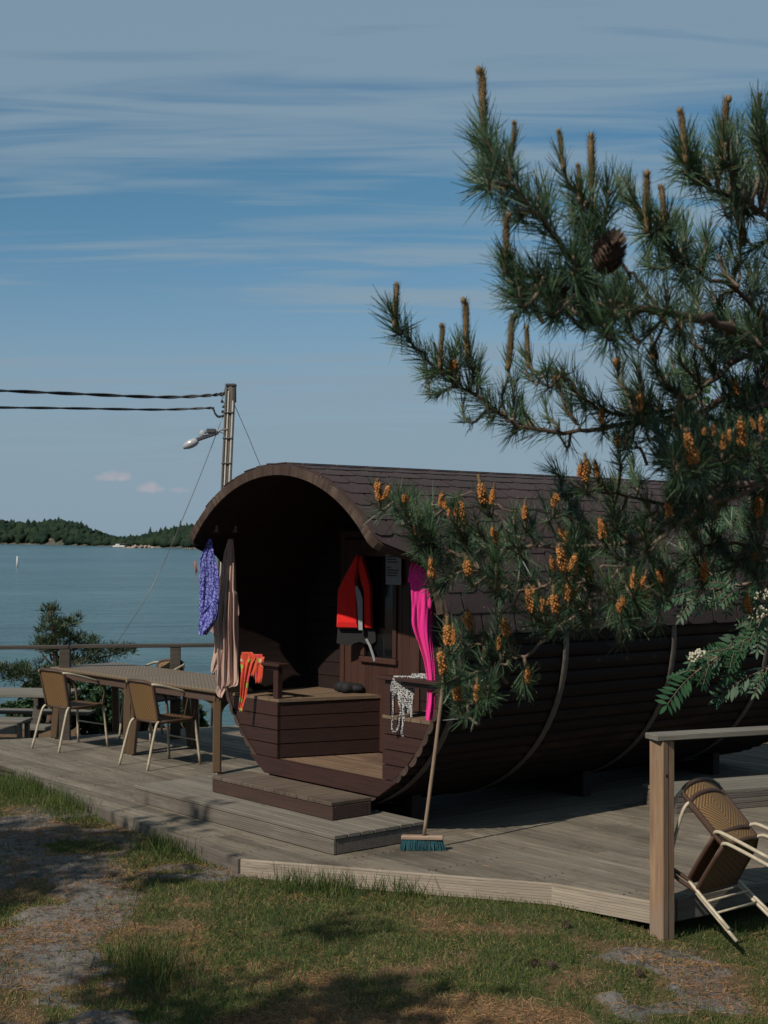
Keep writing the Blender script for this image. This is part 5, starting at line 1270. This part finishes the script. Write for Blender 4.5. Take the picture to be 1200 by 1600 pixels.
# pollen cone meshes
def pollen_mesh(seed, tipgreen=True):
    r_ = random.Random(seed); mb = MB(); H_ = (.040, .028, .036, .046)[seed % 4]
    n = int(H_ * 1350)
    for i in range(n):
        t_ = i / n; a = i * 2.4; rad = .0048 * math.sin(math.pi * (.25 + .62 * t_)) + .0012 + r_.uniform(-.0006, .0012); c = Vector((math.cos(a) * rad, math.sin(a) * rad, t_ * H_)); s_ = r_.uniform(.0018, .0034)
        V = [c + Vector((v[0] * s_, v[1] * s_, v[2] * s_ * 1.25)) for v in icv]; mb.add(V, [tuple(f) for f in icf], 0)
    top = H_ * 1.5 if r_.random() < .7 else H_ * 1.1
    mb.tube([(0, 0, 0), (0, 0, H_), (.001, 0, top)], [.003, .0036, .0018], 6, 1)
    for i in range(26):
        a = i * 2.4; z = H_ + (top - H_) * i / 26; mb.add([(math.cos(a) * .002, math.sin(a) * .002, z), (math.cos(a + .5) * .003, math.sin(a + .5) * .003, z), (math.cos(a) * .006, math.sin(a) * .006, z + .006)], [(0, 1, 2)], 1)
    return mb
cproto = [pollen_mesh(i).build('pollen_cone', [M['pollen'], M['candle']], pine, smooth=True) for i in range(4)]
def place(proto, first, loc_, ax, sc, name):
    o = proto if first else proto.copy()
    if not first: COL.objects.link(o); o.parent = pine
    o.location = loc_; q = ax.to_track_quat('Z', 'Y'); o.rotation_mode = 'QUATERNION'; o.rotation_quaternion = q @ Quaternion((0, 0, 1), rng.uniform(0, 6.28)); o.scale = (sc, sc, sc); return o
for i, (p, ax, sc) in enumerate(cone_at): place(cproto[i % 4], i < 4, p - ax * .008, ax, sc, 'pollen_cone')
extra = [(cone_at[i][0] + Vector((rng.uniform(-.016, .016), rng.uniform(-.01, .01), rng.uniform(-.01, .006))), (cone_at[i][1] + Vector((rng.uniform(-.5, .5), rng.uniform(-.3, .3), 0))).normalized(), cone_at[i][2] * rng.uniform(.55, .95)) for i in range(0, min(len(cone_at), 40))]
for i, (p, ax, sc) in enumerate(extra): place(cproto[i % 4], False, p, ax, sc, 'pollen_cone')
def candle_mesh(seed):
    mb = MB(); H_ = .075; mb.tube(catmull([(0, 0, -.01), (.001, 0, .03), (-.001, .001, H_ * .8), (0, 0, H_)], 4), [.0042] * 9 + [.0036, .003, .002, .001], 7)
    for i in range(170):
        a = i * 2.4; z = H_ * i / 170 * .97; r0 = .0036; mb.add([(math.cos(a - .3) * r0, math.sin(a - .3) * r0, z), (math.cos(a + .3) * r0, math.sin(a + .3) * r0, z), (math.cos(a) * .0088, math.sin(a) * .0088, z + .009)], [(0, 1, 2)])
    mb.lathe([(.001, H_ + .004), (.004, H_), (.004, H_ - .004), (.002, H_ - .006)], (.004, 0, 0), 6)
    return mb
kproto = [candle_mesh(i).build('new_shoot', M['candle'], pine, smooth=True) for i in range(2)]
for i, (p, ax, sc) in enumerate(cand_at): place(kproto[i % 2], i < 2, p - ax * .01, ax, sc, 'new_shoot')
# a woody cone near the top
def woodcone(locp, ax, H_=.062):
    mb = MB(); q = ax.to_track_quat('Z', 'Y').to_matrix()
    mb.lathe([(.001, 0), (.012, .006), (.018, .02), (.015, .04), (.005, .058), (.001, .06)], (0, 0, 0), 10)
    for i in range(95):
        t_ = i / 95; a = i * 2.39996; z = .004 + .052 * t_; r0 = .012 * math.sin(math.pi * (.2 + .75 * t_)); r1 = .028 * math.sin(math.pi * (.22 + .66 * t_)) * .66 + .004; w = .009 * (1 - .4 * t_)
        dr_ = Vector((math.cos(a), math.sin(a), 0)); tg = Vector((-math.sin(a), math.cos(a), 0)); up_ = Vector((0, 0, 1)); e0 = dr_ * r0 + up_ * z; e1 = dr_ * r1 + up_ * (z + .007 + .012 * t_)
        mb.add([e0 - tg * w * .4, e0 + tg * w * .4, e1 + tg * w * .55 - up_ * .001, e1 + tg * w * .2 + dr_ * .002 + up_ * .003, e1 - tg * w * .2 + dr_ * .002 + up_ * .003, e1 - tg * w * .55 - up_ * .001, e1 - dr_ * .001 - up_ * .004], [(0, 1, 2, 3, 4, 5), (2, 6, 3), (3, 6, 4), (4, 6, 5), (1, 0, 5, 6, 2)])
    mb.v = [tuple(q @ Vector(v) + Vector(locp)) for v in mb.v]; return mb.build('pine_cone', M['conebrown'], pine)
woodcone(at(940, 425, 2.16) - PO, Vector((.15, -.75, .55)).normalized())

# ================================================================ ROWAN at right
rw = empty('rowan_tree', (1.75, 4.9, float(ground(np.array(1.75), np.array(4.9))))); tag(rw, 'rowan with feathery green leaves and cream blossom at the right edge', 'tree'); RO = rw.location
rl = Foliage(); rmb = MB()
def leaflet(c, d, nrm, L_, W_):
    s = np.cross(d, nrm); s /= np.linalg.norm(s) + 1e-9
    return np.array([c, c + d * L_ * .35 + s * W_, c + d * L_ * .7 + s * W_ * .8, c + d * L_, c + d * L_ * .7 - s * W_ * .8, c + d * L_ * .35 - s * W_])
def pinnate(base_, d, nrm, L_=.13, pairs=6):
    d = d / np.linalg.norm(d); s = np.cross(d, nrm); s /= np.linalg.norm(s) + 1e-9; nrm = np.cross(s, d)
    P = [base_ + d * L_ * t_ - np.array([0, 0, .25]) * L_ * t_ * t_ for t_ in np.linspace(0, 1, 7)]; rmb.tube([Vector(p) for p in P], .0011, 4)
    V = []
    for i in range(pairs):
        t_ = .25 + .72 * i / (pairs - 1); c = base_ + d * L_ * t_ - np.array([0, 0, .25]) * L_ * t_ * t_; l = L_ * .40 * (1 - .35 * abs(t_ - .5)) * rs.uniform(.9, 1.1)
        for sg in (-1, 1):
            dd = s * sg * .85 + d * .5 + np.array([0, 0, -.12]) + rs.normal(0, .06, 3); dd /= np.linalg.norm(dd); V.append(leaflet(c, dd, nrm + rs.normal(0, .15, 3), l, l * .15))
    V.append(leaflet(P[-1], d + np.array([0, 0, -.3]), nrm, L_ * .28, L_ * .05))
    V = np.concatenate(V); n = len(V) // 6; b = np.arange(n)[:, None] * 6; F = np.concatenate([b + [0, 1, 2, 5], b + [5, 2, 3, 4]], 1).reshape(-1, 4)
    
    rl.add(V, F)
rb = [[(1330, 900, 4.8), (1230, 950, 4.6), (1190, 990, 4.5), (1150, 1010, 4.5), (1115, 1030, 4.45), (1085, 1052, 4.4)],
      [(1330, 850, 4.8), (1230, 900, 4.6), (1180, 910, 4.5), (1130, 918, 4.5), (1085, 924, 4.5)],
      [(1330, 820, 4.8), (1240, 860, 4.6), (1190, 880, 4.5), (1150, 875, 4.5), (1110, 880, 4.5)],
      [(1330, 980, 4.8), (1250, 1020, 4.6), (1210, 1040, 4.5), (1185, 1050, 4.5)],
      [(1330, 920, 4.8), (1240, 950, 4.6), (1200, 960, 4.5), (1165, 985, 4.5)],
      [(1330, 760, 5.0), (1240, 800, 4.9), (1190, 790, 4.9), (1150, 800, 4.9)]]
mb = MB(); mb.tube(catmull([(0, 0, -.1), (.05, 0, 1.0), (-.05, .05, 1.9), (.05, 0, 3.0)], 5), list(np.linspace(.04, .012, 16)), 10); mb.build('trunk', M['bark'], rw, smooth=True)
for br_ in rb:
    P = catmull([Vector((.0, 0, 1.3))] + [at(*q) - RO for q in br_], 6); rmb.tube(P, list(np.linspace(.010, .002, len(P))), 5)
    for q in range(int(len(P) * .45), len(P)):
        if q % 1 == 0:
            t_ = (P[q] - P[q - 1]).normalized()
            for sg in ((-1, 1) if q % 3 else (-1,)):
                dd = np.array([t_.x * .6 + rs.normal(0, .35), rs.normal(0, .5), t_.z * .4 + sg * .35 - .15]); 
                if rs.random() < .62: pinnate(np.array(P[q][:]), dd, np.array([.2, -.75, .6]) + rs.normal(0, .35, 3), rs.uniform(.06, .088), 6)
    pinnate(np.array(P[-1][:]), np.array((P[-1] - P[-3])[:]), np.array([.2, -.7, .6]), .13, 7)
rl.build('leaves', M['rowan'], rw); rmb.build('twigs', M['bark'], rw, smooth=True)
for (x, y, d, s_) in ((1088, 1024, 4.42, 1), (1184, 957, 4.45, 1.1), (1190, 930, 4.5, .9)):
    mb = MB(); c = at(x, y, d) - RO
    for i in range(60):
        a = rs.uniform(0, 6.28); r_ = .026 * s_ * math.sqrt(rs.random()); q = c + Vector((math.cos(a) * r_, rs.uniform(-.01, .01), math.sin(a) * r_ * .62 + math.cos(a) * r_ * .35)); s3 = .0042
        mb.add([q + Vector((v[0] * s3, v[1] * s3, v[2] * s3)) for v in icv], [tuple(f) for f in icf])
    mb.build('blossom', M['bloom'], rw)

# ================================================================ OTHER TREES
def crown(center, rad, nclump, per, size, mat, name, parent, squash=.8, seed=0, jag=.35, flat=.6):
    """leaf-clump crown: small leaf faces grouped in clumps spread through a lumpy volume"""
    r_ = np.random.default_rng(seed); fo = Foliage(); u = r_.standard_normal((nclump, 3)); u /= np.linalg.norm(u, axis=1, keepdims=True)
    c = u * (r_.random((nclump, 1)) ** .45) * rad * (1 + jag * r_.standard_normal((nclump, 1)) * .5); c[:, 2] *= squash
    C = np.repeat(c, per, 0); P = C + r_.standard_normal(C.shape) * rad * .10; D = r_.standard_normal(P.shape); D[:, 2] += .25; D /= np.linalg.norm(D, axis=1, keepdims=True)
    P = P + np.array(center); V, F = needles(P, D, r_.uniform(.7, 1.3, len(P)) * size, np.full(len(P), size * flat), r_.uniform(-.3, .3, len(P)), r_); fo.add(V, F); return fo.build(name, mat, parent)
# small shore pine beyond the railing
def layered_pine(px, ptop, d, tiers, label, seed, mat='shorepine', base=None):
    c = at(px, ptop, d); gz = float(ground(np.array(c.x), np.array(c.y))); root = empty('shore_pine', (c.x, c.y, gz)); tag(root, label, 'tree'); r_ = np.random.default_rng(seed); fo = Foliage(); mb = MB(); H_ = c.z - gz
    mb.tube(catmull([(0, 0, -.1), (.08, 0, H_ * .5), (0, 0, H_ * .97)], 5), list(np.linspace(.07, .01, 11)), 8); mb.build('trunk', M['trunkbark'], root, smooth=True); bm_ = MB()
    for (x, y, w, h, n) in tiers:
        o = at(x, y, d) - Vector((c.x, c.y, gz)); k_ = d / FPX
        bm_.tube([Vector((0.03, 0, o.z - .25)), Vector((o.x * .5, 0, o.z - .12)), o], [.018, .012, .006], 5)
        for q in range(max(3, int(n * .62))):
            a = np.array([o.x + r_.uniform(-1, 1) * w * k_, r_.uniform(-.30, .30), o.z + r_.uniform(-1, 1) * h * .62 * k_]); per = 60
            P = a + r_.standard_normal((per, 3)) * np.array([.035, .035, .03]); D = (P - a) / .05 + np.array([0, 0, .9]) + r_.standard_normal((per, 3)) * .3; D /= np.linalg.norm(D, axis=1, keepdims=True)
            V, F = needles(P, D, r_.uniform(.05, .085, per), np.full(per, .010), r_.uniform(-.2, .2, per), r_); fo.add(V, F)
    fo.build('foliage', M[mat], root); bm_.build('branches', M['trunkbark'], root, smooth=True)
    return root
layered_pine(78, 942, 20, [(77, 955, 7, 14, 9), (85, 975, 14, 10, 14), (95, 990, 18, 9, 14), (108, 972, 8, 9, 9), (70, 985, 8, 6, 6), (118, 995, 14, 7, 10), (75, 1004, 18, 6, 12), (140, 1003, 12, 6, 8), (105, 1015, 40, 8, 26), (165, 1018, 22, 8, 18), (190, 1020, 14, 6, 10), (60, 1012, 14, 4, 6), (125, 1032, 35, 8, 18),
                           (35, 1045, 30, 9, 26), (55, 1055, 25, 8, 16), (15, 1055, 15, 7, 10), (100, 1045, 25, 8, 12)], 'small dark pine growing on the shore behind the deck railing', 5)
def bush(px, py, d, wpx, hpx, label, seed, mat='shrubgreen', n=70, leafs=.06, name='shrub'):
    c = at(px, py, d); gz = float(ground(np.array(c.x), np.array(c.y))); root = empty(name, (c.x, c.y, gz)); tag(root, label, 'shrub', 'dark shrubs on the slope behind the deck'); mb = MB(); rad = wpx * d / FPX; H_ = c.z - gz
    for q in range(5): a = q * 1.3; mb.tube([(0, 0, -.1), (math.cos(a) * rad * .3, math.sin(a) * .15, H_ * .5), (math.cos(a) * rad * .6, math.sin(a) * .3, H_)], [.02, .014, .006], 5)
    mb.build('stems', M['bark'], root, smooth=True); crown((0, 0, H_), rad, n, 60, leafs, M[mat], 'foliage', root, hpx / wpx, seed); return root
bush(150, 1112, 18.5, 50, 40, 'dense dark green shrub behind the left wicker chair', 51, n=110)
bush(215, 1118, 18.8, 36, 28, 'low green shrub behind the middle of the table', 52, n=60)
bush(295, 1122, 19.0, 26, 24, 'small green shrub between the table legs and the barrel', 53, n=40)
bush(40, 1118, 20.5, 38, 22, 'low leafy shrub behind the picnic table', 54, n=60)
bush(75, 1075, 21.0, 40, 26, 'scrubby green shrub at the foot of the shore pine', 55, n=60)
# broadleaf trees behind the barrel at right
def btree(locn, H_, rad, label, seed, mat='leaf', n=170, size=.10, trunk=.10, cz=None, name='broadleaf_tree', group=None, per=60):
    gz = float(ground(np.array(locn[0]), np.array(locn[1]))); root = empty(name, (locn[0], locn[1], gz)); tag(root, label, 'tree', group); mb = MB(); cz = cz or H_ * .62; r_ = random.Random(seed)
    mb.tube(catmull([(0, 0, -.2), (.05, .05, cz * .5), (0, 0, cz), (.0, .0, H_ * .9)], 5), list(np.linspace(trunk, .015, 16)), 9)
    for q in range(9): a = q * 2.4; z0 = cz * r_.uniform(.6, 1.1); mb.tube([(0, 0, z0), (math.cos(a) * rad * .45, math.sin(a) * rad * .45, z0 + rad * .3), (math.cos(a) * rad * .8, math.sin(a) * rad * .8, z0 + rad * .5)], [.04, .025, .01], 6)
    mb.build('trunk', M['trunkbark'], root, smooth=True); crown((0, 0, cz), rad, n, per, size, M[mat], 'crown', root, (H_ - cz) / rad, seed); return root
btree((5.3, 18.5), 4.6, 1.7, 'light green broadleaf tree behind the far end of the barrel', 61, n=150)
btree((7.4, 17.0), 4.8, 1.9, 'broadleaf tree at the far right beyond the barrel', 62, n=120)
# trees outside the frame on the sun side: their shade dapples grass and deck
btree((-7.2, 5.4), 6.9, 1.55, 'pine off to the left whose shade falls on the grass', 71, 'shorepine', 150, .12, .14, cz=5.4, name='tall_pine', per=50)
btree((-4.9, 2.0), 6.6, 1.35, 'pine behind the viewpoint whose shade falls on the near grass', 72, 'shorepine', 62, .12, .14, cz=5.2, name='tall_pine', per=50)

# ================================================================ GRASS, LITTER
def scatter(n, fn, seed):
    r_ = np.random.default_rng(seed); y = r_.uniform(6.3, 14.4, n); hwid = y * .285 + .2; x = r_.uniform(-1, 1, n) * hwid
    # outside the deck polygon
    keep = np.ones(n, bool); L0 = np.stack([(x - C0.x) * UX.x + (y - C0.y) * UX.y, (x - C0.x) * VX.x + (y - C0.y) * VX.y], 1)
    ins = np.zeros(n, bool); m_ = len(DP)
    for i in range(m_):
        x1, y1 = DP[i]; x2, y2 = DP[(i + 1) % m_]; c = ((y1 > L0[:, 1]) != (y2 > L0[:, 1])) & (L0[:, 0] < (x2 - x1) * (L0[:, 1] - y1) / (y2 - y1 + 1e-12) + x1); ins ^= c
    dens = fn(x, y); keep = (~ins) & (r_.random(n) < dens); return x[keep], y[keep], r_
def blades(x, y, r_, hmin, hmax, w, lean=.35, flat=False):
    z = ground(x, y); n = len(x); P = np.stack([x, y, z - .004], 1); D = r_.standard_normal((n, 3)) * lean; D[:, 2] = 1 if not flat else np.abs(r_.normal(0, .12, n)) + .05
    if flat: D[:, :2] = r_.standard_normal((n, 2))
    D /= np.linalg.norm(D, axis=1, keepdims=True); return needles(P + ([0, 0, .006] if flat else [0, 0, 0]), D, r_.uniform(hmin, hmax, n), np.full(n, w), r_.uniform(-.6, .6, n), r_)
gf = Foliage()
x, y, r_ = scatter(330000, lambda x, y: greenmask(x, y) * .62 + .03, 101); gf.add(*blades(x, y, r_, .014, .055, .0034, .6))
def clumps(x, y):
    X_, Y_ = pxof(x, y, -.15); d = 0
    for (a, b_, rx, ry) in ((462, 1391, 24, 9), (518, 1395, 36, 10), (108, 1270, 36, 22), (30, 1255, 50, 14), (640, 1402, 30, 6), (590, 1398, 20, 6), (230, 1520, 50, 30), (300, 1340, 60, 15)):
        d = np.maximum(d, (1.25 if rx < 45 and ((b_ < 1396 and b_ > 1388) or b_ == 1270) else .75) * np.exp(-(((X_ - a) / rx) ** 2 + ((Y_ - b_) / ry) ** 2)))
    return np.clip(d * 1.3, 0, 1) * (.5 + .5 * fbm(x, y, 9, 2, 12))
x, y, r_ = scatter(260000, clumps, 102); gf.add(*blades(x, y, r_, .05, .17, .0036, .28))
x, y, r_ = scatter(30000, lambda x, y: .06 + .25 * greenmask(x, y) * (fbm(x, y, 2.5, 3, 90) > .6), 103); gf.add(*blades(x, y, r_, .04, .10, .003, .4))
g = gf.build('grass', M['grass']); tag(g, 'short green grass growing between the rocks and the deck', 'grass', kind='stuff')
gd = Foliage(); x, y, r_ = scatter(260000, lambda x, y: (.22 + .5 * sst(fbm(x, y, 2.6, 4, 55), .45, .62)) * (1 - .8 * rockmask(x, y)), 104); gd.add(*blades(x, y, r_, .012, .040, .0024, 1.3))
g = gd.build('dry_grass', M['drygrass']); tag(g, 'straw coloured dry grass and moss among the green grass', 'grass', kind='stuff')
gl = Foliage(); x, y, r_ = scatter(260000, lambda x, y: .75 * (1 - .75 * greenmask(x, y)) * (.16 + .88 * sst(fbm(x, y, 2.4, 4, 77), .47, .56)), 105); gl.add(*blades(x, y, r_, .02, .055, .0024, 1, True))
n_ = 2600; lx = rng.uniform(-3.4, 3.2, n_); ly = rng.uniform(8.4, 14.5, n_); LL = np.stack([(lx - C0.x) * UX.x + (ly - C0.y) * UX.y, (lx - C0.x) * VX.x + (ly - C0.y) * VX.y], 1)
ins = np.zeros(n_, bool); m_ = len(DP)
for i in range(m_):
    x1, y1 = DP[i]; x2, y2 = DP[(i + 1) % m_]; ins ^= ((y1 > LL[:, 1]) != (y2 > LL[:, 1])) & (LL[:, 0] < (x2 - x1) * (LL[:, 1] - y1) / (y2 - y1 + 1e-12) + x1)
ins &= ~((LL[:, 0] > -1.6) & (LL[:, 0] < 1.1) & (LL[:, 1] > -.75)) & (rng.random(n_) < .2 + fbm(lx, ly, 1.4, 3, 5) * .9); lx, ly = lx[ins], ly[ins]; k_ = len(lx); D_ = rng.standard_normal((k_, 3)); D_[:, 2] = .04; D_ /= np.linalg.norm(D_, axis=1, keepdims=True)
gl.add(*needles(np.stack([lx, ly, np.full(k_, .005)], 1), D_, rng.uniform(.015, .05, k_), np.full(k_, .0026), rng.uniform(-.1, .1, k_), rng))
g = gl.build('needle_litter', M['litter']); tag(g, 'brown fallen pine needles lying over soil and rock', 'needle litter', kind='stuff')
# fallen cones on the grass
fc = None
for i, (px_, py_, la) in enumerate(((568, 1500 - 10, 'fallen'), )): pass
for i, (px_, py_, la) in enumerate(((884, 1490, 'dark fallen pine cone on the grass in front of the deck'), (835, 1548, 'fallen pine cone beside the brown needles left of the right-hand rock'), (998, 1558, 'dark fallen pine cone lying on the right-hand rock'), (862, 1552, 'fallen pine cone in the brown needles nearer the right-hand rock'))):
    p = onz(px_, py_, -.3); p.z = float(ground(np.array(p.x), np.array(p.y)))
    if fc is None:
        mb = MB(); mb.lathe([(.001, -.02), (.012, -.014), (.017, 0), (.013, .014), (.001, .024)], (0, 0, 0), 9)
        for k_ in range(60):
            t_ = k_ / 60; a = k_ * 2.4; z = -.02 + .042 * t_; r1 = .024 * math.sin(math.pi * (.2 + .7 * t_)) + .002; dr_ = Vector((math.cos(a), math.sin(a), 0)); tg = Vector((-math.sin(a), math.cos(a), 0)); c = dr_ * r1 + Vector((0, 0, z + .006))
            mb.add([dr_ * .006 + Vector((0, 0, z)) - tg * .004, dr_ * .006 + Vector((0, 0, z)) + tg * .004, c + tg * .005, c - tg * .005, c - Vector((0, 0, .003))], [(0, 1, 2, 3), (3, 2, 4), (0, 3, 4), (1, 4, 2)])
        fc = mb.build('fallen_cone', M['conebrown']); o = fc
    else: o = fc.copy(); COL.objects.link(o)
    o.location = p + Vector((0, 0, .02)); o.rotation_euler = (R(80), 0, R(40 * i)); tag(o, la, 'pine cone', 'fallen pine cones')

# ---------------------------------------------------------------- base colours scaled down to deepen the shade, offset by a stronger sun
for m in bpy.data.materials:
    t = m.node_tree; b = t.nodes.get('Principled BSDF')
    if not b or m.name in ('sea_water',): continue
    k = {'orange_pollen_cone': .72, 'hot_pink_terry': .85, 'red_nylon': .85, 'pine_needle_green': .52, 'dry_grass_straw': .9, 'fallen_needle_brown': .9, 'striped_pink_cloth': .56}.get(m.name, .66)
    i = b.inputs['Base Color']
    if i.is_linked:
        src = i.links[0].from_socket; h = t.nodes.new('ShaderNodeHueSaturation'); h.inputs['Value'].default_value = k; t.links.new(src, h.inputs['Color'])
        for l in list(src.links):
            if l.to_node != h: t.links.new(h.outputs[0], l.to_socket)
    else: i.default_value = tuple(c * k for c in i.default_value[:3]) + (1,)
